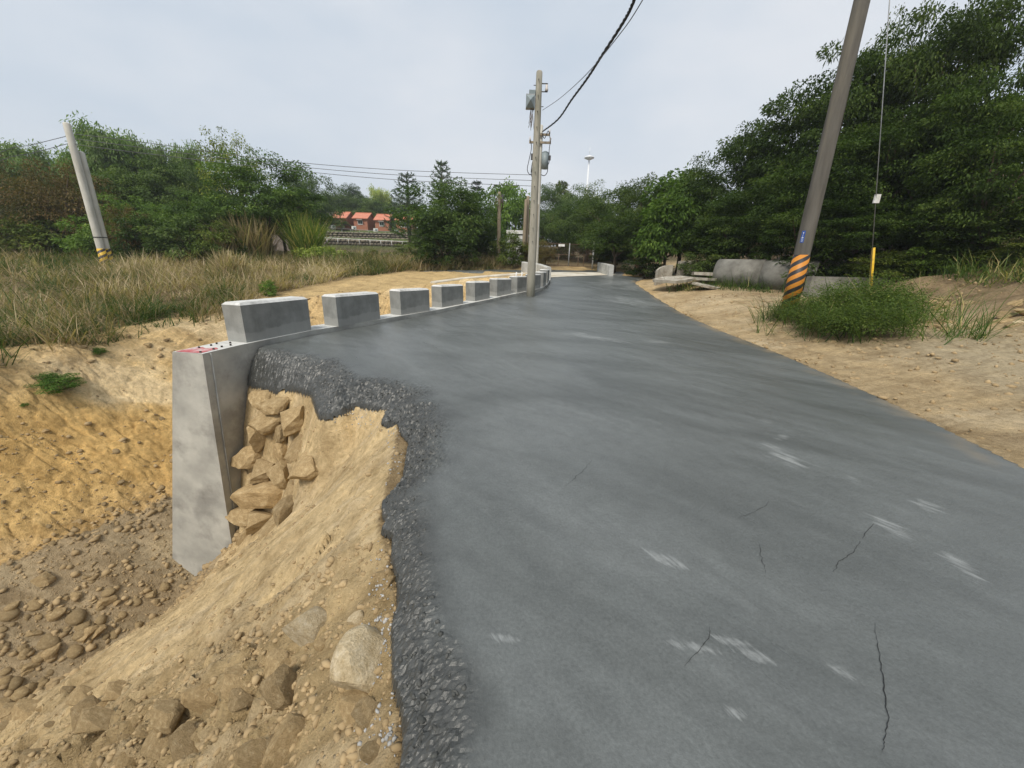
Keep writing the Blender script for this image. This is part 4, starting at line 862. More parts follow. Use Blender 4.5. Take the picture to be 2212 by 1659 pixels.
# cabins on their terrace
def siding(name, c1, c2):
    m, nt, bs, L = newmat(name); t = N(nt, 'ShaderNodeTexCoord'); s = N(nt, 'ShaderNodeSeparateXYZ'); L(t.outputs['Object'], s.inputs[0]); fr = math_(nt, 'FRACT', math_(nt, 'MULTIPLY', s.outputs[2], 5.0))
    n = noise(nt, 3, 5, .6); c = mixc(nt, n.outputs['Fac'], c1, c2); line = ramp(nt, fr, [(.0, (.35, .3, .3)), (.14, (1, 1, 1)), (1, (1.1, 1.05, 1))]); L(mixc(nt, .8, c, line.outputs[0], 'MULTIPLY'), bs.inputs['Base Color']); bs.inputs['Roughness'].default_value = .75
    bump(nt, fr, .6, .05, bs); return m
M['siding'] = siding('red_wood_siding', (.34, .135, .08), (.44, .19, .12)); M['roof'] = mat_simple('red_roof_sheet', (.46, .16, .095), (.55, .22, .14), 2, .6, .1, .01)
M['greyroof'] = mat_simple('grey_thatch', (.16, .14, .12), (.25, .22, .19), 4, .9, .3, .03); M['pane'] = mat_simple('window_glass', (.03, .035, .04), (.08, .09, .09), 3, .12, 0, spec=.6); M['greywall'] = mat_simple('grey_board', (.17, .14, .12), (.25, .21, .18), 3, .9)
def z5(u, v): return ((1100 + u / 3.687) * .5486, (780 + v / 3.687) * .5486)
YH = 80.0
def cabin(u0, u1, eave, ridge, base, label, wall_m, roof_m, window=True, tree=False):
    a = ony(*z5(u0, base), YH); b = ony(*z5(u1, base), YH); e = ony(*z5((u0 + u1) / 2, eave), YH); r = ony(*z5((u0 + u1) / 2, ridge), YH + 1.6); w = b[0] - a[0]; z0 = (a[2] + b[2]) / 2; eh = e[2] - z0; rh = r[2] - z0; D = 4.2
    z0 -= .4; eh += .4; rh += .4
    o = thing('cabin', label, 'cabin', ((a[0] + b[0]) / 2, YH + D / 2, z0), 0, 'red cabins on the terrace'); hw = w / 2; hd = D / 2
    MB().add([(-hw, -hd, 0), (hw, -hd, 0), (hw, hd, 0), (-hw, hd, 0), (-hw, -hd, eh), (hw, -hd, eh), (hw, hd, eh), (-hw, hd, eh), (-hw, 0, rh - .05), (hw, 0, rh - .05)],
             [(0, 1, 5, 4), (2, 3, 7, 6), (1, 2, 6, 9, 5), (3, 0, 4, 8, 7), (3, 2, 1, 0)]).build('wall', wall_m, o)
    ov = .22; sl = (rh - eh) / hd; b_ = MB()
    for s in (-1, 1):
        ye = s * (hd + .35); ze_ = eh - sl * .35; yy = [(-hw - ov, ye, ze_), (hw + ov, ye, ze_), (hw + ov, 0, rh), (-hw - ov, 0, rh)]
        v = yy + [(x, y, z + .1) for x, y, z in yy]; b_.add(v, [(0, 1, 2, 3), (4, 5, 6, 7), (0, 1, 5, 4), (1, 2, 6, 5), (2, 3, 7, 6), (3, 0, 4, 7)])
    rf = b_.build('roof', roof_m, o); MB().box((0, 0, rh + .1), (w + 2 * ov + .1, .25, .12)).build('ridge_cap', roof_m, rf)
    if window:
        wx = -hw + w * .48; wz_ = eh * .66; ww = w * .36; wh_ = eh * .33
        wn_ = MB().box((wx, -hd - .03, wz_), (ww, .06, wh_)).build('window', M['white'], o)
        for s in (-1, 1): MB().box((wx + s * ww * .22, -hd - .065, wz_ + .03), (ww * .36, .02, wh_ * .72)).build('pane', M['pane'], wn_)
        aw = MB().add([(wx - ww * .6, -hd, wz_ + wh_ * .9), (wx + ww * .6, -hd, wz_ + wh_ * .9), (wx + ww * .6, -hd - .6, wz_ + wh_ * .55), (wx - ww * .6, -hd - .6, wz_ + wh_ * .55), (wx - ww * .6, -hd, wz_ + wh_ * .84), (wx + ww * .6, -hd, wz_ + wh_ * .84), (wx + ww * .6, -hd - .6, wz_ + wh_ * .49), (wx - ww * .6, -hd - .6, wz_ + wh_ * .49)], [(0, 1, 2, 3), (4, 5, 6, 7), (0, 3, 7, 4), (1, 2, 6, 5), (3, 2, 6, 7)]).build('awning', M['greyroof'], o)
    return o
cabin(790, 978, 280, 203, 425, 'red cabin behind the small fan palm, left of the cabins with windows', M['siding'], M['roof'], False)
cabin(1088, 1285, 288, 218, 450, 'red cabin with white window, second of the red cabins from the left', M['siding'], M['roof'])
cabin(1398, 1598, 312, 238, 475, 'red cabin with white window, third of the red cabins from the left', M['siding'], M['roof'])
cabin(1703, 1925, 318, 275, 498, 'red cabin partly covered by the big round dark tree', M['siding'], M['roof'])
o = cabin(545, 775, 300, 205, 415, 'grey weathered hut left of the red cabins', M['greywall'], M['greyroof'], False); del o['group']
def acunit(u, v, w, label):
    a = ony(*z5(u - w / 2, v), YH - 1.2); b = ony(*z5(u + w / 2, v), YH - 1.2); W_ = b[0] - a[0]; z0 = a[2] - .45
    o = thing('air_conditioner', label, 'air conditioner', ((a[0] + b[0]) / 2, YH - 1.2, z0), 0, 'air conditioners beside the cabins')
    MB().box((0, 0, W_ * .36 + .15), (W_, .4, W_ * .72)).build('casing', M['white'], o); MB().tube([(W_ * .15, -.2, W_ * .36 + .15), (W_ * .15, -.22, W_ * .36 + .15)], W_ * .28, 16).build('fan_grille', M['greybox'], o)
    for s in (-1, 1): MB().box((s * W_ * .35, 0, -.15), (.08, .3, .7)).build('foot', M['steel'], o)
for u, v, lab in ((785, 415, 'white air conditioner left of the red cabin with palm'), (1085, 430, 'white air conditioner between the first and second red cabins'), (1400, 462, 'white air conditioner between the second and third red cabins'), (1705, 480, 'white air conditioner between the third and fourth red cabins')): acunit(u, v, 62, lab)
def stonewall(name, label, pts, y, th, courses, base_drop):
    """dry stone wall: every visible stone course with its own blocks"""
    a = ony(*pts[0], y); b = ony(*pts[1], y); zb0 = ony(*pts[2], y)[2] - base_drop; L_ = b[0] - a[0]; H_ = a[2] - zb0
    o = thing(name, label, 'wall', (a[0], y, zb0)); core = MB()
    core.box((L_ / 2 - 3, th / 2 + .12, H_ / 2 - .4), (L_ + 14, th, H_ + .7)).build('wall_core', M['darkjoint'], o)
    r_ = random.Random(int(y)); n = 0; hcourse = H_ / courses; z = .0
    for c in range(courses):
        x = -1.5 - r_.uniform(0, .4)
        while x < L_ + 2:
            w = r_.uniform(.45, 1.0); hgt = hcourse * r_.uniform(.8, .96)
            if n < 290:
                k = link('stone', random.Random(n).choice(SBLK), o); k.location = (x + w / 2, .06 + r_.uniform(-.05, .05), z + hcourse / 2); k.scale = (w / 2 * .95, .22, hgt / 2); n += 1
            x += w
        z += hcourse
    return o, L_, H_
M['darkjoint'] = mat_simple('dark_joint', (.06, .055, .045), (.10, .09, .075), 3, .95)
M['greystone'] = stonemat('grey_field_stone', (.13, .115, .09), (.23, .205, .165), (.42, .39, .33)); SBLK = [stone_mesh('field_stone', 400 + i, 2, M['greystone'], .3, 4) for i in range(5)]
stonewall('stone_wall', 'upper dry stone terrace wall below the red cabins', ((696, 499), (892, 511), (700, 516)), 74.2, .6, 4, .2)
stonewall('stone_wall', 'lower dry stone terrace wall below the white rail', ((700, 515), (892, 525), (706, 539)), 71.8, .6, 5, .8)
def rail(label, pa, pb, y, npost, hgt, r_, mat):
    a = ony(*pa, y); b = ony(*pb, y); o = thing('railing', label, 'railing', (a[0], y, a[2] - hgt), 0); d = b - a
    MB().tube([(-2, 0, hgt - 2 * d[2] / d[0]), (d[0] + 1, 0, hgt + d[2] * (1 + 1 / d[0]))], r_, 8).build('top_rail', mat, o)
    for k in range(npost): t = k / (npost - 1); MB().tube([(d[0] * t, 0, d[2] * t - .3), (d[0] * t, 0, d[2] * t + hgt)], r_ * .8, 6).build('post', mat, o)
rail('white pipe rail along the lower stone terrace wall', (706, 514), (892, 523), 71.2, 9, .55, .06, M['white'])
rail('thin grey rail in front of the red cabins', (700, 491), (890, 504), 77.5, 11, .8, .035, M['steel'])
# box of the pump and grey fence left of the reeds
fz = thing('panel_fence', 'grey panel fence glimpsed left of the tall reeds', 'fence', (ony(614, 505, 44)[0], 44, T1(ony(614, 505, 44)[0], 44)))
for k in range(2): MB().box((-1 + k * 2.02, 0, 1.0), (1.98, .06, 1.9)).build('panel', M['greywall'], fz); MB().box((-2.05 + k * 2.02, -.05, 1.0), (.1, .12, 2.1)).build('post', M['steel'], fz)
# chain link gate past the bridge
def gatepost(px, pyt, pyb, y, r_=.05): a = ony(px, pyt, y); return a
yg = 32.5
gt = thing('chain_link_gate', 'rusty chain link double gate with vines beyond the bridge', 'gate', (ony(1120, 575, yg)[0], yg, 1.35)); go = np.array([gt.location.x, yg, 1.35])
def lg(px, py): return ony(px, py, yg) - go
gx0 = 1128; gx1 = 1284
for px in (1128, 1231, 1284): t_ = lg(px, 525 if px != 1284 else 522); MB().tube([(t_[0], 0, -.3), (t_[0], 0, t_[2])], .06 if px == 1284 else .045, 8).build('post', M['steel'] if px != 1284 else M['white'], gt)
ta, tb = lg(gx0, 522), lg(gx1, 530); ma, mb_ = lg(gx0, 548), lg(gx1, 552); ba, bb_ = lg(gx0, 570), lg(gx1, 577)
for p, q in ((ta, tb), (ma, mb_), (ba, bb_)): MB().tube([tuple(p), tuple(q)], .025, 6).build('rail', M['rust'], gt)
lk = MB(); Wg = tb[0] - ta[0]; Hg = ta[2] - ba[2]
for k in range(-int(Hg / .14), int(Wg / .14)):
    for s in (1, -1):
        x0 = k * .14; x1 = x0 + Hg; a0_, a1_ = max(x0, 0), min(x1, Wg)
        if a1_ <= a0_: continue
        zz0, zz1 = (a0_ - x0), (a1_ - x0)
        if s < 0: zz0, zz1 = Hg - zz0, Hg - zz1
        c_ = np.array([ta[0] + a0_, 0, ba[2] + zz0 - .06]); d_ = np.array([ta[0] + a1_, 0, ba[2] + zz1 - .06]); lk.tube([c_, d_], .006, 3, False)
lk.build('wire_mesh', M['rust'], gt)
for px in (1180, 1207, 1250, 1262): t_ = lg(px, 548); MB().tube([(t_[0], .02, -.2), (t_[0], .02, t_[2])], .03, 6).build('bar', M['rust'], gt)
s_ = MB().box(tuple(lg(1213, 530) + np.array([0, -.06, 0])), (.5, .02, .18)).build('white_board', M['white'], gt); s_.rotation_euler = (0, 0, 0)
# culvert pipes, broken slabs, wing wall, low beam on the right
def culvert(c, L_, ro, ri, rz, label):
    o = thing('concrete_pipe', label, 'pipe', (c[0], c[1], c[2]), rz, 'concrete culvert pipes'); n = 36; v = []; f = []
    for x in (-L_ / 2, L_ / 2):
        for r_ in (ro, ri):
            for k in range(n): w = 2 * PI * k / n; v.append((x, r_ * math.cos(w), r_ * math.sin(w) + ro - .08))
    for k in range(n):
        j = (k + 1) % n; f += [(k, j, 2 * n + j, 2 * n + k), (n + j, n + k, 3 * n + k, 3 * n + j), (j, k, n + k, n + j), (2 * n + k, 2 * n + j, 3 * n + j, 3 * n + k)]
    MB().add(v, f, True).build('barrel', M['pipe'], o)
    v = []; f = []
    for x in (L_ / 2 - .16, L_ / 2 + .02):
        for r_ in (ro * .93, ri * .99):
            for k in range(n): w = 2 * PI * k / n; v.append((x, r_ * math.cos(w), r_ * math.sin(w) + ro - .08))
    for k in range(n): j = (k + 1) % n; f += [(k, j, 2 * n + j, 2 * n + k), (n + j, n + k, 3 * n + k, 3 * n + j), (2 * n + k, 2 * n + j, 3 * n + j, 3 * n + k)]
    MB().add(v, f, True).build('spigot_ring', M['pipe'], o); return o
ca = ony(1597, 625, 19.2); cb_ = ony(1672, 630, 17.6)
culvert((ca[0], 19.4, T1(ca[0], 19.4)), 2.0, .68, .57, math.radians(-46), 'large dark concrete culvert pipe lying rear left of its pair')
culvert((ca[0] + 1.41, 19.4 - 1.46, T1(ca[0] + 1.41, 17.94) - .02), 2.0, .68, .57, math.radians(-46), 'large pale concrete culvert pipe with open end near the dark pole')
def slab_thing(name, label, px, py, y, size, rz, tilt, cat='slab', mat='oldconc', group=None, dz=0):
    p = ony(px, py, y); o = thing(name, label, cat, (p[0], y, p[2] + dz), rz, group); b_ = MB(); sx, sy, sz = size; r_ = random.Random(int(px)); n = 9; v = []
    ring = [(sx / 2 * math.cos(2 * PI * k / n) * r_.uniform(.9, 1.35), sy / 2 * math.sin(2 * PI * k / n) * r_.uniform(.9, 1.35)) for k in range(n)]
    for z, k in ((-sz / 2, .97), (sz / 2, 1)): v += [(x * k, yy * k, z + r_.uniform(-.015, .015)) for x, yy in ring]
    f = [tuple(range(n - 1, -1, -1)), tuple(range(n, 2 * n))] + [(k, (k + 1) % n, n + (k + 1) % n, n + k) for k in range(n)]
    b_.add(v, f).build('slab_body', M[mat], o); o.rotation_euler = (tilt[0], tilt[1], rz); return o
for a in [('broken pale slab tilted at the front left of the rubble by the road', 1455, 604, 19.8, (1.7, 1.5, .13), .3, (.06, -.10)), ('broken slab sticking out above the others right of the weeds', 1525, 592, 20.4, (1.4, 1.3, .15), .1, (-.03, .03)), ('flat broken slab under the overhanging one', 1510, 602, 20.0, (1.8, 1.2, .12), -.1, (0, .02)), ('thin tilted slab fragment lying lowest near the culvert pipe', 1522, 617, 18.8, (1.2, .8, .07), -.2, (.1, .16))]:
    slab_thing('broken_slab', *a, group='broken slabs by the road')
def wingwall(label, pts, y0, y1, th):
    n = len(pts); P = [ony(px, py, y0 + (y1 - y0) * i / (n - 1)) for i, (px, py) in enumerate(pts)]; g = T1(P[0][0], P[0][1]) - .3; o = thing('wing_wall', label, 'wall', (P[0][0], P[0][1], g)); v = []
    for p in P:
        for dy in (0, th):
            for z in (0, p[2] - g): v.append((p[0] - P[0][0], p[1] - P[0][1] + dy, z))
    f = []
    for i in range(n - 1):
        a = 4 * i; b = a + 4; f += [(a, b, b + 1, a + 1), (a + 2, a + 3, b + 3, b + 2), (a + 1, b + 1, b + 3, a + 3)]
    f += [(0, 1, 3, 2), (4 * n - 4, 4 * n - 2, 4 * n - 1, 4 * n - 3)]; MB().add(v, f).build('wall_body', M['pipe' if 'beam' in label else 'oldconc'], o)
wingwall('pale old concrete wing wall with sloping corner behind the broken slabs', [(1421, 584), (1428, 578), (1438, 574), (1455, 572)], 21.6, 22.2, .3)
wingwall('stained old concrete wall under the bushes behind the broken slabs', [(1470, 564), (1520, 562), (1562, 562)], 22.6, 22.6, .3)
wingwall('low brown concrete beam behind the weeds right of the dark pole', [(1755, 597), (1840, 599), (1935, 601)], 15.8, 15.2, .3)

# ================================================================== VEGETATION
def leaves(P, D, L_, W_, rnd, droop=.25):
    """diamond leaves: base points P, directions D, lengths, widths -> verts, quads, rnd"""
    n = len(P); D = D / (np.linalg.norm(D, axis=1)[:, None] + 1e-9)
    up = RNG.normal(0, .45, (n, 3)) + np.array([0, 0, 1.]); S_ = np.cross(D, up); S_ /= (np.linalg.norm(S_, axis=1)[:, None] + 1e-9)
    mid = P + D * (L_ * .45)[:, None]; tip = P + D * L_[:, None] + np.array([0, 0, -1.]) * (L_ * droop)[:, None]
    V = np.stack([P, mid + S_ * (W_ / 2)[:, None], tip, mid - S_ * (W_ / 2)[:, None]], 1).reshape(-1, 3)
    return V, np.arange(4 * n).reshape(n, 4), np.repeat(rnd, 4)
def unit(n):
    v = RNG.normal(size=(n, 3)); return v / np.linalg.norm(v, axis=1)[:, None]
def crown(name, mat, R_=3.0, H_=2.7, zc=3.6, nc=150, per=75, cr_=.62, leaf=.2, flat=.6, low=-.75, seed=0, inner=.3, lump=.3, dr_=-.2):
    u = unit(nc * 3); u = u[u[:, 2] > low][:nc]; k = len(u)
    az = np.arctan2(u[:, 1], u[:, 0]); el = u[:, 2]
    rad = 1 + lump * np.sin(az * 3 + seed) * np.cos(el * 4 + seed * 2) + RNG.uniform(-.22, .12, k)
    ins = RNG.uniform(0, 1, k) < inner; rad = np.where(ins, rad * RNG.uniform(.35, .8, k), rad)
    C = u * rad[:, None] * np.array([R_, R_, H_]) * .86 + np.array([0, 0, zc])
    cs = RNG.uniform(.65, 1.25, k) * cr_
    idx = np.repeat(np.arange(k), per); n = len(idx); o = unit(n) * (RNG.uniform(.1, 1, n) ** .5)[:, None] * np.array([1, 1, flat])
    P = C[idx] + o * cs[idx][:, None]
    out = C[idx] - np.array([0, 0, zc]); out /= (np.linalg.norm(out, axis=1)[:, None] + 1e-6)
    D = o * np.array([.9, .9, .5]) + out * np.array([.5, .5, .25]) + np.array([0, 0, dr_]) + RNG.normal(0, .32, (n, 3))
    L_ = leaf * RNG.uniform(.7, 1.35, n); W_ = L_ * RNG.uniform(.38, .55, n)
    cb = RNG.uniform(0, 1, k); rnd = np.clip(.18 + .52 * cb[idx] + RNG.normal(0, .13, n), 0, 1)
    return fast_mesh(name, *leaves(P, D, L_, W_, rnd)[:2], mat, {'rnd': np.repeat(rnd, 4)}), C
def trunk_mesh(name, mat, C, zc, r0, lean=(0, 0), nl=7, hfork=.45, z0=-.4):
    b = MB(); f = np.array([lean[0], lean[1], zc * hfork]); b.tube([(0, 0, z0), tuple(f * .5 + np.array([.06, -.04, 0])), tuple(f)], [r0 * 1.25, r0 * .9, r0 * .75], 9)
    for k in range(nl):
        c = C[(k * 17) % len(C)]; m_ = f * .45 + c * .55 + np.array([0, 0, .25]); b.tube([tuple(f), tuple(m_), tuple(c)], [r0 * .6, r0 * .34, r0 * .1], 6, False)
    return b.mesh(name, mat)
KIND = {}
def ext(me):
    co = np.zeros(len(me.vertices) * 3, np.float32); me.vertices.foreach_get('co', co); co = co.reshape(-1, 3); return float(np.percentile(co[:, 2], 99.0)), 2 * float(np.percentile(np.abs(co[:, 0]), 97))
def kind(nm, H, W, mat='leaf', bark='bark', r0=.16, lean=(0, 0), nl=7, **kw):
    me, C = crown('crown', M[mat], **kw); zc = kw.get('zc', 3.6); co = np.zeros(len(me.vertices) * 3, np.float32); me.vertices.foreach_get('co', co); co = co.reshape(-1, 3); KIND[nm] = (trunk_mesh('trunk', M[bark], C, zc, r0, lean, nl), me, float(np.percentile(co[:, 2], 99.3)), 2 * float(np.percentile(np.abs(co[:, 0]), 97)))
kind('round', 6.6, 6.4, seed=1, nc=170, per=105, leaf=.165); kind('round2', 6.6, 6.4, seed=2, nc=175, per=105, leaf=.16)
kind('wide', 6.0, 7.6, R_=3.6, H_=2.3, zc=3.6, seed=3, nc=180, per=105, leaf=.165, flat=.42, cr_=.75)
kind('layer', 7.0, 7.0, R_=3.3, H_=3.0, zc=3.8, seed=5, nc=98, per=210, flat=.30, cr_=.95, leaf=.165, lump=.25, inner=.12, dr_=-.08)
kind('layer2', 7.0, 7.0, R_=3.3, H_=3.0, zc=3.8, seed=6, nc=94, per=215, flat=.32, cr_=.93, leaf=.165, lump=.25, inner=.12, dr_=-.08)
kind('bigleaf', 6.0, 6.0, R_=2.9, H_=2.7, zc=3.2, seed=7, nc=130, per=55, leaf=.3, cr_=.7)
kind('vine', 5.2, 6.6, mat='dryleaf', R_=3.1, H_=2.5, zc=2.5, seed=8, nc=190, per=75, leaf=.15, cr_=.6, low=-.95)
kind('bush', 2.5, 2.8, R_=1.35, H_=1.2, zc=1.15, seed=9, nc=70, per=70, leaf=.13, cr_=.34, low=-.95, r0=.05)
kind('ybush', 1.5, 3.2, mat='yleaf', R_=1.5, H_=.75, zc=.75, seed=10, nc=70, per=60, leaf=.13, cr_=.36, low=-.8, r0=.04)
kind('sparse', 7.4, 6.2, R_=2.9, H_=2.2, zc=5.2, seed=11, nc=120, per=50, leaf=.17, cr_=.55, r0=.14, nl=14, inner=.2)
kind('hi', 8.0, 5.6, R_=2.6, H_=2.8, zc=5.0, seed=12, nc=120, per=65, r0=.14, lean=(.5, 0), low=-.6)
kind('weeds', 2.3, 2.8, R_=1.35, H_=1.1, zc=1.0, seed=19, nc=85, per=60, leaf=.085, cr_=.4, flat=1.1, low=-.95, r0=.02, inner=.5, lump=.4, dr_=.15)
def bamboo_kind(nm):
    b = MB(); Ps = []; Ds = []; 
    for k in range(16):
        a = RNG.uniform(0, 2 * PI); r_ = RNG.uniform(.1, .8); h_ = RNG.uniform(5.5, 8.5); sp = RNG.uniform(.5, 1.9); P = []
        for t in np.linspace(0, 1, 9): P.append((math.cos(a) * (r_ + sp * t ** 2.2), math.sin(a) * (r_ + sp * t ** 2.2), h_ * (t - .16 * t ** 4) - .3))
        b.tube(P, [.045 * (1 - .85 * i / 8) for i in range(9)], 5, False); P = np.array(P)
        m_ = 820; t = RNG.uniform(.3, 1, m_) ** .7 * 7.99; i = t.astype(int); f = (t - i)[:, None]; q = P[i] * (1 - f) + P[np.minimum(i + 1, 8)] * f + RNG.normal(0, .28, (m_, 3)); Ps.append(q); Ds.append(RNG.normal(0, .6, (m_, 3)) + np.array([math.cos(a) * .4, math.sin(a) * .4, -.7]))
    P = np.concatenate(Ps); D = np.concatenate(Ds); n = len(P); rnd = np.clip(RNG.normal(.5, .22, n), 0, 1); L_ = RNG.uniform(.2, .34, n)
    V, Q, r_ = leaves(P, D, L_, L_ * .3, rnd); KIND[nm] = (b.mesh('culms', M['bambooculm']), fast_mesh('crown', V, Q, M['bamboo'], {'rnd': r_})); KIND[nm] += ext(KIND[nm][1])
M['bambooculm'] = mat_simple('bamboo_culm', (.16, .17, .06), (.26, .26, .11), 4, .6, 0)
bamboo_kind('bamboo'); bamboo_kind('bamboo2')
def conifer_kind(nm, H_=9.0, R_=2.6, up=.55):
    b = MB(); b.tube([(0, 0, -.3), (0, 0, H_ * .5), (0, 0, H_)], [.16, .1, .015], 7); Ps = []; Ds = []
    for lv in np.arange(1.6, H_ - .2, .62):
        for k in range(6):
            a = k * PI / 3 + lv * 1.7; L_ = R_ * (1 - lv / H_) ** .75 + .15; tip = np.array([math.cos(a) * L_, math.sin(a) * L_, lv + L_ * up]); b0 = np.array([0, 0, lv]); mid = (b0 + tip) / 2 - np.array([0, 0, .08 * L_]); b.tube([tuple(b0), tuple(mid), tuple(tip)], [.03, .02, .006], 4, False)
            m_ = int(60 * L_ / R_) + 14; t = RNG.uniform(.15, 1, m_)[:, None]; Ps.append(b0 * (1 - t) ** 2 + 2 * mid * t * (1 - t) + tip * t * t + RNG.normal(0, .05, (m_, 3))); Ds.append((tip - b0) / L_ + RNG.normal(0, .55, (m_, 3)))
    P = np.concatenate(Ps); D = np.concatenate(Ds); n = len(P); L_ = RNG.uniform(.22, .42, n); rnd = np.clip(RNG.normal(.5, .2, n), 0, 1); V, Q, r_ = leaves(P, D, L_, L_ * .3, rnd, .05)
    KIND[nm] = (b.mesh('trunk', M['bark']), fast_mesh('crown', V, Q, M['conifer'], {'rnd': r_})); KIND[nm] += ext(KIND[nm][1])
conifer_kind('conifer'); conifer_kind('conifer2', 9, 2.0, .15)
def palm_kind(nm, H_, nfr, fl):
    b = MB(); b.tube([(0, 0, -.3), (.03, 0, H_ * .5), (0, 0, H_)], [.16, .13, .12], 8); Ps = []; Ds = []
    for k in range(nfr):
        a = k * 2.4; e = RNG.uniform(-.2, 1.2); d = np.array([math.cos(a) * math.cos(e), math.sin(a) * math.cos(e), math.sin(e)]); t = np.linspace(.15, 1, 26)[:, None]
        q = np.array([0, 0, H_]) + d * t * fl + np.array([0, 0, -1]) * (t ** 2.2) * fl * .45; b.tube([tuple(x) for x in q[::6]], .012, 4, False); s = np.cross(d, [0, 0, 1]); s /= np.linalg.norm(s) + 1e-6
        for sg in (-1, 1): Ps.append(q); Ds.append(sg * s * .8 + d * .55 + RNG.normal(0, .12, q.shape) + np.array([0, 0, -.2]))
    P = np.concatenate(Ps); D = np.concatenate(Ds); n = len(P); L_ = RNG.uniform(.28, .42, n) * fl; rnd = np.clip(RNG.normal(.55, .2, n), 0, 1); V, Q, r_ = leaves(P, D, L_, L_ * .13, rnd, .25)
    KIND[nm] = (b.mesh('trunk', M['bark']), fast_mesh('crown', V, Q, M['leaf'], {'rnd': r_})); KIND[nm] += ext(KIND[nm][1])
palm_kind('palm', 4.0, 22, 1.7); palm_kind('fanpalm', .9, 20, 1.0)
tree_n = 0
def tree(knd, cx, top, width, y, tint, label, name='tree', cat='tree', group=None, base=None, wz_=None):
    """stands on the ground at depth y; crown top and width from the photograph"""
    global tree_n
    tm, cm, H_, W_ = KIND[knd]; a = ony(cx - width / 2, top + 30, y); b = ony(cx + width / 2, top + 30, y); x = (a[0] + b[0]) / 2; zt_ = ony(cx, top, y)[2]
    g = T1(x, y) if base is None else base; hh = max(zt_ - g, .6); o = thing(name, label, cat, (x, y, g), (tree_n * 2.399) % 6.28, group); o.scale = ((b[0] - a[0]) / W_,) * 2 + (hh / H_,); tree_n += 1
    for nm, me in (('trunk', tm), ('crown', cm)):
        c = link(nm if not (knd.startswith('bamboo') and nm == 'trunk') else 'culms', me, o); c.color = (*tint, 1) if nm == 'crown' else (1, 1, 1, 1)
    return o
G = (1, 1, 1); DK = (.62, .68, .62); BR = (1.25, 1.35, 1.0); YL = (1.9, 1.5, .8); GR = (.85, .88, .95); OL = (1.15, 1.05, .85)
# ---- left tree line
gl_ = 'trees behind the dry field'
for a in [('bamboo', 60, 322, 110, 46, G, 'bamboo clump at the far left above the brown vines'), ('bamboo2', 118, 330, 90, 47, G, 'bamboo clump just left of the pale pole tops'), ('bamboo', 205, 282, 130, 44, (1, 1.05, .95), 'tallest bamboo clump right behind the pale poles'),
          ('bamboo2', 262, 296, 100, 45, G, 'second bamboo clump right of the pale poles'), ('bamboo', 318, 312, 80, 47, G, 'third bamboo clump right of the pale poles'), ('bamboo2', 362, 322, 70, 48, (1.05, 1.08, 1), 'fourth bamboo clump right of the pale poles'), ('bamboo', 412, 322, 70, 50, (1.15, 1.15, 1.05), 'pale thin bamboo left of the yellow-topped tree'), ('bamboo2', 10, 345, 90, 42, G, 'bamboo at the left picture edge')]:
    tree(*a, name='bamboo_clump', cat='bamboo', group='bamboo clumps behind the field')
for a in [('vine', 20, 372, 190, 29, (.9, .95, .9), 'dark vine-covered thicket at the left picture edge'), ('vine', 105, 355, 170, 28, (1.1, .95, .85), 'brown vine-draped thicket left of the pale poles'), ('vine', 175, 395, 120, 30, (1.1, .95, .85), 'low brown thicket directly behind the pale poles'), ('round', 262, 372, 150, 33, G, 'green tree right behind the pale poles below the bamboo'),
          ('wide', 350, 355, 170, 35, G, 'broad green tree in the middle of the left tree line'), ('round2', 300, 430, 130, 28, BR, 'rounded bright green shrub-tree low behind the field'), ('vine', 268, 450, 90, 26.5, (1.2, 1, .9), 'small brown vine mound right of the pale poles'), ('layer', 420, 360, 150, 36, DK, 'dark green tree left of the big leafy tree'),
          ('layer', 560, 340, 215, 30, (1.0, 1.1, .9), 'big leafy green tree with spreading crown left of the cabins'), ('sparse', 495, 283, 125, 33, YL, 'yellowish sparse-topped tree rising above the big leafy tree'), ('round2', 470, 420, 150, 28, (.85, .95, .85), 'dark rounded tree below the yellowish treetop'), ('round', 600, 400, 110, 32, (.9, 1, .9), 'green tree lobe at the right of the big leafy tree'),
          ('bush', 200, 462, 110, 26, BR, 'bright green bush left of the pale pole feet'), ('bush', 100, 455, 140, 27, OL, 'olive bush at the left under the vines'), ('bush', 400, 470, 130, 26, G, 'green bush in front of the dark rounded tree'), ('bush', 20, 470, 130, 26, (1.2, 1, .8), 'brownish bush at the left picture edge'), ('bush', 325, 470, 110, 26, DK, 'dark bush between the green bushes behind the field'), ('bush', 470, 480, 90, 25.5, OL, 'olive bush left of the dry reeds')]:
    tree(*a, group=gl_)
# ---- behind the cabins
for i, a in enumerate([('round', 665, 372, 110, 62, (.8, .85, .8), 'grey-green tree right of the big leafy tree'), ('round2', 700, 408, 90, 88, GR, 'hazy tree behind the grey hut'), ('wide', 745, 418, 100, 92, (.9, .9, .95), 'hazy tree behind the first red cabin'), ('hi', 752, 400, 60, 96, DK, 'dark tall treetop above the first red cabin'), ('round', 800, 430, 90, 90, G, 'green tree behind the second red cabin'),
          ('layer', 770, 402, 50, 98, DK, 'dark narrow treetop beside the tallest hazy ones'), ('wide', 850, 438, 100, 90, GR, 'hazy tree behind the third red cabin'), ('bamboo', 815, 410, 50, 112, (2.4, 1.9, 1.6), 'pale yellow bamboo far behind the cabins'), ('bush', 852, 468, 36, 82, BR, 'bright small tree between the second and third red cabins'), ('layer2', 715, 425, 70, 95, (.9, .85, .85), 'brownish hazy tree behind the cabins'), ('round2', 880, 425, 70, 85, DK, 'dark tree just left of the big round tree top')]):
    tree(*a, group='trees behind the cabins')
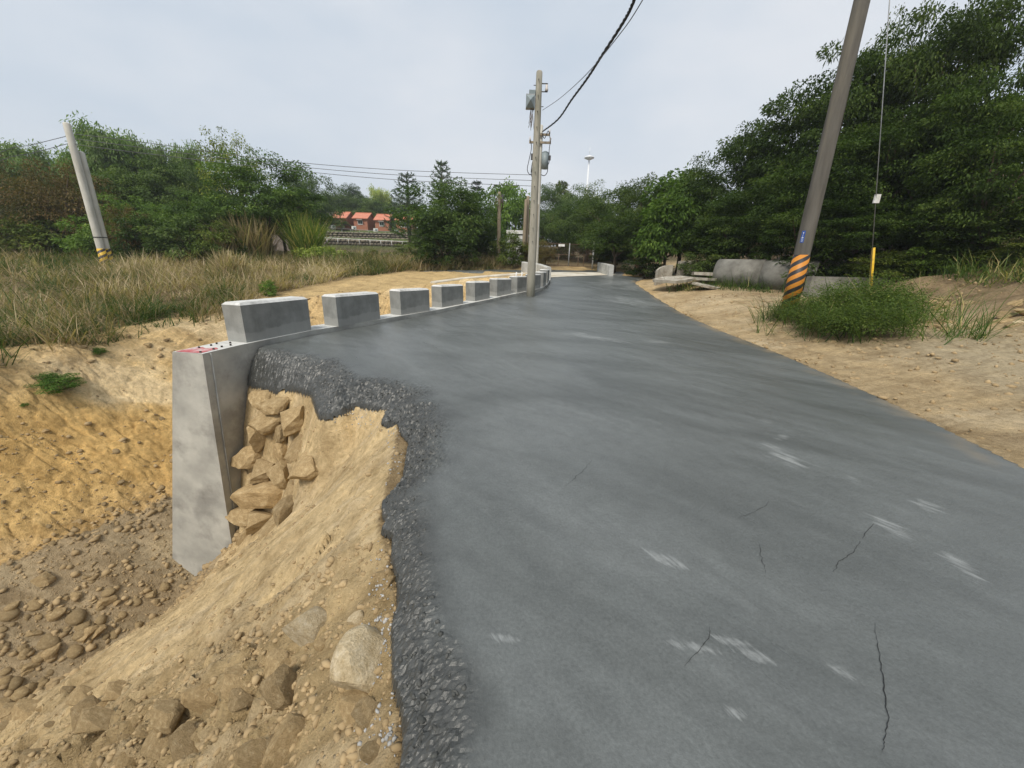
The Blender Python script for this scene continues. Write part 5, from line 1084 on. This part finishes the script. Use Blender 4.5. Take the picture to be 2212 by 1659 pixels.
for a in [('conifer', 955, 352, 75, 62, (2.0, 1.8, 1.8), 'tall pale conifer above the big round tree'), ('conifer', 880, 378, 90, 64, (1.7, 1.6, 1.5), 'wide-branched conifer left of the tall pale one'), ('conifer2', 1030, 394, 56, 66, DK, 'dark small conifer right of the tall pale one')]: tree(*a, name='conifer', group='conifers')
for a in [('fanpalm', 718, 470, 30, 79, GR, 'small fan palm in front of the grey hut'), ('fanpalm', 742, 478, 32, 79, GR, 'small fan palm in front of the leftmost red cabin'), ('palm', 1213, 394, 44, 75, (1.1, .95, .85), 'palm with drooping fronds right of the poles')]: tree(*a, name='palm', cat='palm')
# ---- middle
for a in [('round', 968, 393, 190, 31, (.78, .86, .78), 'big round dark tree standing left of the short brown pole'), ('round2', 938, 455, 95, 29.5, (.75, .82, .75), 'lower lobe tree at the left of the big round tree'), ('bush', 960, 505, 130, 28.5, DK, 'dark bush under the big round tree'), ('round', 1035, 432, 90, 34, (.8, .9, .8), 'dark tree between the big round tree and the short pole'), ('bigleaf', 1108, 397, 92, 46, (1.35, 1.5, 1.0), 'bright green tree behind the white hut'),
          ('layer', 1178, 402, 90, 58, GR, 'tall grey-green tree right of the transformer pole'), ('round2', 1165, 455, 80, 44, G, 'green tree behind the transformer pole foot'), ('wide', 1245, 402, 100, 70, (.9, .95, .9), 'far green tree under the disc light mast'), ('round', 1218, 440, 80, 48, (.8, .85, .8), 'shadowy tree left of the gate opening'), ('hi', 1290, 395, 80, 66, OL, 'far olive treetop right of the disc light mast'), ('bush', 1110, 505, 90, 31, OL, 'straggly bush in front of the white hut'), ('vine', 1150, 520, 60, 31.5, OL, 'brown vine heap at the left end of the gate'), ('vine', 1178, 522, 46, 33, OL, 'dry vines hanging over the left gate leaf'), ('bush', 905, 520, 90, 36, OL, 'low olive scrub left under the big round tree'), ('bush', 1010, 515, 90, 37, DK, 'low dark scrub right under the big round tree'), ('bush', 1062, 512, 80, 36, OL, 'low scrub behind the short brown pole'), ('bush', 1300, 500, 110, 44, DK, 'dark scrub seen through the right gate leaf'), ('bush', 1215, 500, 110, 46, DK, 'dark scrub seen through the left gate leaf')]: tree(*a, group='trees around the gate')
# ---- right of the road
for a in [('round', 1275, 432, 130, 40, (.8, .88, .8), 'dark round tree overhanging the gate'), ('layer2', 1345, 408, 150, 36, (.85, .92, .85), 'dark tree with leaning pale trunk right of the gate'), ('round2', 1335, 455, 140, 29.5, (.75, .85, .75), 'dense low tree just right of the gate'), ('round', 1395, 385, 130, 31, G, 'green tree left of the large-leaved tree'), ('bigleaf', 1490, 372, 165, 27, (1.15, 1.35, .95), 'bright large-leaved tree behind the broken slabs'), ('bigleaf', 1450, 430, 130, 25.5, (1.05, 1.25, .9), 'large-leaved creeper tree hanging low over the slabs'),
          ('round2', 1400, 455, 140, 28.5, (.8, .88, .8), 'dense dark tree left of the broken slabs'), ('layer', 1560, 335, 170, 25, (.72, .8, .72), 'dark layered tree behind the culvert pipes, left'), ('layer2', 1640, 272, 190, 25, (.7, .78, .7), 'dark layered tree behind the culvert pipes, right'), ('layer', 1600, 420, 180, 22.5, (.75, .85, .72), 'low layered tree directly above the dark culvert pipe'), ('layer', 1730, 196, 220, 22.5, (.66, .74, .66), 'tall dark tree whose top shows left of the thick dark pole'), ('layer2', 1690, 380, 190, 21, (.72, .82, .7), 'layered tree behind the hazard-banded pole foot'),
          ('layer2', 1850, 118, 250, 21, (.66, .74, .64), 'tall tree on the hill right of the thick dark pole'), ('layer', 1800, 300, 230, 19, (.7, .8, .68), 'middle tree of the hillside behind the dark pole'), ('layer', 1860, 430, 230, 17.6, (.68, .78, .66), 'lowest layered tree behind the yellow stay guard'), ('layer', 1970, 62, 240, 20.5, (.7, .78, .66), 'tall hillside tree at the top right of the stay wire'), ('layer2', 1950, 250, 250, 18, (.72, .82, .68), 'hillside tree right of the stay wire, middle height'), ('layer2', 2090, 10, 260, 19, (.72, .78, .64), 'tall hillside tree near the top right corner'),
          ('layer', 2080, 190, 250, 16.5, (.75, .85, .7), 'hillside tree below the top right corner'), ('layer', 2200, -30, 250, 17, (.75, .8, .66), 'tall hillside tree in the top right corner'), ('layer2', 2190, 240, 230, 14.5, (.78, .86, .68), 'hillside tree at the right picture edge'), ('round', 2020, 420, 230, 16.2, (.72, .8, .68), 'dark lower tree right of the stay wire'), ('round2', 2150, 430, 220, 14.5, (.8, .86, .72), 'lower tree at the right picture edge'), ('sparse', 1945, 20, 130, 22, OL, 'sparse branch of leaves standing out above the hill crown'), ('layer', 1545, 440, 150, 24, (.7, .8, .7), 'low dark tree filling the gap above the broken slabs'), ('layer2', 1745, 430, 180, 18.8, (.7, .8, .68), 'low dark tree just behind the thick dark pole'), ('layer2', 1940, 440, 190, 16.6, (.7, .8, .68), 'low dark tree right behind the yellow stay guard'), ('bush', 1990, 525, 110, 15.0, BR, 'bright leafy shrub on the bank at the right'),
          ('bush', 2100, 530, 150, 14.2, G, 'green shrub at the top of the rubble bank'), ('bush', 2195, 515, 150, 13.6, OL, 'olive shrub at the right picture edge above the bank'), ('bush', 1760, 520, 140, 17.6, DK, 'dark shrub behind the thick dark pole'), ('bush', 1600, 520, 120, 21.5, DK, 'dark shrub between the slabs and the dark culvert pipe'), ('bush', 1520, 535, 100, 22.0, G, 'shrub growing over the broken slabs'), ('bush', 1395, 545, 90, 26, DK, 'dark shrub beside the leaning trunk'), ('bush', 1900, 545, 120, 15.6, OL, 'grassy shrub behind the yellow stay guard'), ('round2', 1330, 520, 90, 31.5, DK, 'dark shrub mass right of the bridge parapet')]: tree(*a[:5], tuple(q * w for q, w in zip(a[5], (.79, .77, .69))), a[6], group='trees right of the road')
# the pale leaning trunk beside the bridge
a = ony(1392, 592, 28); b = ony(1373, 560, 28); c = ony(1366, 535, 28); g = T1(a[0], 28); lt = thing('leaning_trunk', 'pale brown leaning tree trunk beside the bridge parapet', 'tree trunk', (a[0], 28, g))
MB().tube([(0, 0, -.3), (b[0] - a[0], 0, b[2] - g), (b[0] - a[0] - .05, 0, c[2] - g - .1), (c[0] - a[0] - .3, .3, c[2] - g + .5)], [.2, .17, .15, .10], 9).build('trunk', M['palebark'], lt)
MB().tube([(b[0] - a[0] - .05, 0, c[2] - g - .1), (b[0] - a[0] + .4, .1, c[2] - g + .8)], [.12, .05], 7).build('branch', M['palebark'], lt)

# ---- grasses
def blades(P, Hh, lean, W_, rnd, bend=.5):
    n = len(P); a = RNG.uniform(0, 2 * PI, n); D = np.stack([np.cos(a), np.sin(a), np.zeros(n)], 1); S_ = np.stack([-np.sin(a + RNG.normal(0, .6, n)), np.cos(a), np.zeros(n)], 1)
    V = []
    for t, w in ((0, 1), (.5, .8), (1, .12)):
        q = P + D * (lean * Hh * (t * .5 + bend * t * t))[:, None] + np.array([0, 0, 1.]) * (Hh * (t - .35 * lean * t * t))[:, None]; V += [q - S_ * (W_ * w / 2)[:, None], q + S_ * (W_ * w / 2)[:, None]]
    V = np.stack(V, 1).reshape(-1, 3); o = np.arange(n)[:, None] * 6; Q = np.concatenate([o + np.array([[0, 1, 3, 2]]), o + np.array([[2, 3, 5, 4]])])
    return V, Q, np.repeat(rnd, 6)
def field(name, label, n, fx, fy, ok, hmin, hmax, w0, mat, bias=0.0, tuft=0, colf=None):
    x, y = fx(n), fy(n)
    if tuft: k = max(1, n // tuft); cx_, cy_ = x[:k], y[:k]; i = RNG.integers(0, k, n); sp_ = .13 + .006 * np.hypot(cx_[i], cy_[i]); x = cx_[i] + RNG.normal(0, 1, n) * sp_; y = cy_[i] + RNG.normal(0, 1, n) * sp_; hk = RNG.uniform(.3, 1.7, k)[i]
    else: hk = np.ones(n); i = np.arange(n)
    m_ = ok(x, y); x, y, hk, i = x[m_], y[m_], hk[m_], i[m_]; n = len(x); z = terrain(x, y)
    pn = fbm(x * .35, y * .35, 4, 77); hgt = RNG.uniform(hmin, hmax, n) * hk * (1 + .9 * fbm(x * .5, y * .5, 3, 78))
    rnd = np.clip(.62 + bias + pn * 1.5 + RNG.normal(0, .16, n), 0, 1)
    if tuft: rnd = np.clip(rnd + RNG.normal(0, .2, i.max() + 1)[i], 0, 1)
    dist = np.hypot(x, y); W_ = w0 * (.5 + dist / 18) * RNG.uniform(.7, 1.4, n)
    V, Q, r_ = blades(np.stack([x, y, z - .03], 1), hgt, RNG.uniform(.25, 1.6, n), W_, rnd)
    o = link(name, fast_mesh(name, V, Q, M[mat], {'rnd': r_})); tag(o, label, 'grass', kind='stuff'); return o
dfield0 = lambda x, y: (polyd(x, y, BANK_TOP)[0] > -.1 + .5 * fbm(x * .8, y * .8, 3, 81)) & ~((np.abs(polyd(x, y, BANK_TOP)[0] - 1.8 * sstep(13, 19, y)) < 4.5 * sstep(12.5, 20, y) + 1.6 * sstep(17, 21, y)) & (y > 12.5)) & (np.hypot(x, y) > 6)
dfield = lambda x, y: (polyd(x, y, BANK_TOP)[0] > -.1 + .5 * fbm(x * .8, y * .8, 3, 81)) & ((polyd(x, y, TRACK)[0] > 1.2 * fbm(x * .7, y * .7, 3, 82)) | (y < 9)) & (np.hypot(x, y) > 6) & (x < .5)
field('dry_grass', 'dry straw and green tufts covering the field left of the creek', 125000, lambda n: -1 - 38 * U(0, 1, n), lambda n: 3.5 + 28 * U(0, 1, n), dfield, .35, .85, .014, 'grass', -.04, 55)
field('bank_grass', 'tufts hanging over the top edge of the cut bank', 9000, lambda n: U(-14, -9, n), lambda n: U(3, 14, n), lambda x, y: (polyd(x, y, BANK_TOP)[0] > -.45) & (polyd(x, y, BANK_TOP)[0] < 1.6), .4, 1.0, .013, 'grass', -.25, 50)
field('verge_grass', 'mixed green and straw grass along the far dirt track', 16000, lambda n: U(-22, 2, n), lambda n: U(24.5, 32, n), lambda x, y: (polyd(x, y, TRACK)[0] > .6 * fbm(x, y, 2, 9)) & (x < .6), .3, 1.0, .014, 'grass', -.12, 26)
def reeds(label, cx, cy_, y, w, top, n, mat, tint, bias=0, name='reed_clump'):
    a = ony(cx - w / 2, cy_, y); b = ony(cx + w / 2, cy_, y); x = (a[0] + b[0]) / 2; g = T1(x, y); hh = ony(cx, top, y)[2] - g; R_ = (b[0] - a[0]) / 2
    o = thing(name, label, 'reeds', (x, y, g)); ang = RNG.uniform(0, 6.28, n); rr = R_ * .6 * RNG.uniform(0, 1, n) ** .6; P = np.stack([rr * np.cos(ang), rr * np.sin(ang), np.full(n, -.1)], 1)
    V, Q, r_ = blades(P, hh * RNG.uniform(.55, 1.15, n), RNG.uniform(.05, .55, n), RNG.uniform(.045, .085, n), np.clip(RNG.normal(.5 + bias, .22, n), 0, 1), .8)
    c = link('blades', fast_mesh('blades', V, Q, M[mat], {'rnd': r_}), o); c['kind'] = 'stuff'; c.color = (*tint, 1); return o
reeds('tall green and straw reeds standing left of the stone walls', 660, 530, 28.5, 80, 460, 900, 'greengrass', (1.4, 1.35, 1.0), .2)
reeds('dry brown and green reeds in front of the big leafy tree', 545, 545, 27, 110, 465, 1100, 'grass', (1, 1, 1), .0)
reeds('brown dry reeds low left of the tall reeds', 490, 545, 26, 90, 490, 500, 'grass', (1, 1, 1), .15)
reeds('pale straw tussock on the field edge near the dirt plateau', 500, 600, 19.5, 80, 535, 380, 'grass', (1, 1, 1), .3, 'grass_tussock')
tree('ybush', 690, 532, 95, 28, (1, 1, 1), 'low yellow-green flowering bush before the stone walls', 'bush', 'bush')
for a in [('bush', 585, 612, 34, 15.3, (1.2, 1.5, .9), 'small bright green tuft bush behind the first guard blocks'), ('bush', 760, 545, 60, 30, OL, 'olive bush below the stone walls, left'), ('bush', 815, 540, 60, 31, OL, 'olive bush below the stone walls, middle'), ('bush', 870, 542, 70, 31, OL, 'olive bush below the stone walls, right')]: tree(*a, name='bush', cat='bush', group='low bushes')
def weed(px, py, w, label):
    P, t = cast(px, py); o = thing('weed', label, 'weed', tuple(P)); s = w * t / F / 2.8; o.scale = (s, s, s * .55); c = link('leaves', KIND['bush'][1], o); c.color = (.9, 1.15, .8, 1)
weed(122, 845, 84, 'green weed growing out of the orange bank'); weed(52, 878, 16, 'tiny green weed low on the orange bank'); weed(213, 765, 30, 'small dark weed at the top of the gravel bank')
# weeds round the dark pole
wp = []
for (px, py, y, w, tp_) in [(1690, 680, 11.3, 60, 655), (1745, 690, 10.8, 80, 652), (1805, 695, 10.4, 120, 612), (1870, 700, 10.2, 130, 600), (1930, 710, 9.6, 110, 606), (1835, 730, 8.7, 120, 650), (1905, 735, 8.4, 120, 640), (1765, 715, 9.6, 90, 648), (1850, 640, 12.2, 140, 594), (1950, 690, 10.8, 100, 600)]: wp.append((px, py, y, w, tp_))
wl = ['left of the dark pole foot', 'directly before the dark pole foot', 'just right of the dark pole', 'in the middle of the weed patch', 'at the right end of the weed patch', 'lowest in front of the weed patch', 'front right of the weed patch', 'front left of the weed patch', 'rearmost in the weed patch', 'rear right of the weed patch']
for (px, py, y, w, tp_), l_ in zip(wp, wl):
    o = tree('weeds', px, tp_, w * 1.1, y, (.92, .92, .72), 'leafy green weeds ' + l_, 'weed_bush', 'weeds', 'weeds around the dark pole')
wx0 = ony(1800, 690, 10.4)
field('weed_grass', 'long green grass among the weeds around the dark pole', 2600, lambda n: U(5.8, 12.4, n), lambda n: U(7.2, 13, n), lambda x, y: ((x - 8.8) / 2.3) ** 2 + ((y - 9.9) / 2.3) ** 2 + .5 * fbm(x, y, 3, 8) < 1, .5, 1.3, .012, 'greengrass', -.15, 20)
field('pipe_grass', 'rank grass in front of the culvert pipes and slabs', 4000, lambda n: U(8, 14, n), lambda n: U(15.5, 21.5, n), lambda x, y: (np.abs((y - 18.2) + .55 * (x - 11)) < .9 + fbm(x * 2, y * 2, 2, 4)), .3, .8, .013, 'greengrass', -.3, 20)
field('hill_grass', 'dry undergrowth along the foot of the wooded bank', 9000, lambda n: U(12, 20, n), lambda n: U(8, 17, n), lambda x, y: (x - xr(y) > 8.2) & (x - xr(y) < 13), .3, .9, .013, 'greengrass', .0, 20)

# ================================================================== AIR
hz = MB().box((0, 160, 30), (820, 700, 76)); hm = bpy.data.materials.new('thin_haze'); hm.use_nodes = True; hn = hm.node_tree; hn.nodes.clear()
ho = N(hn, 'ShaderNodeOutputMaterial'); hv = N(hn, 'ShaderNodeVolumePrincipled'); hv.inputs['Color'].default_value = (.86, .91, .96, 1); hv.inputs['Density'].default_value = .0007; hv.inputs['Anisotropy'].default_value = .2
hn.links.new(hv.outputs[0], ho.inputs['Volume']); tag(hz.build('haze', hm), kind='stuff')
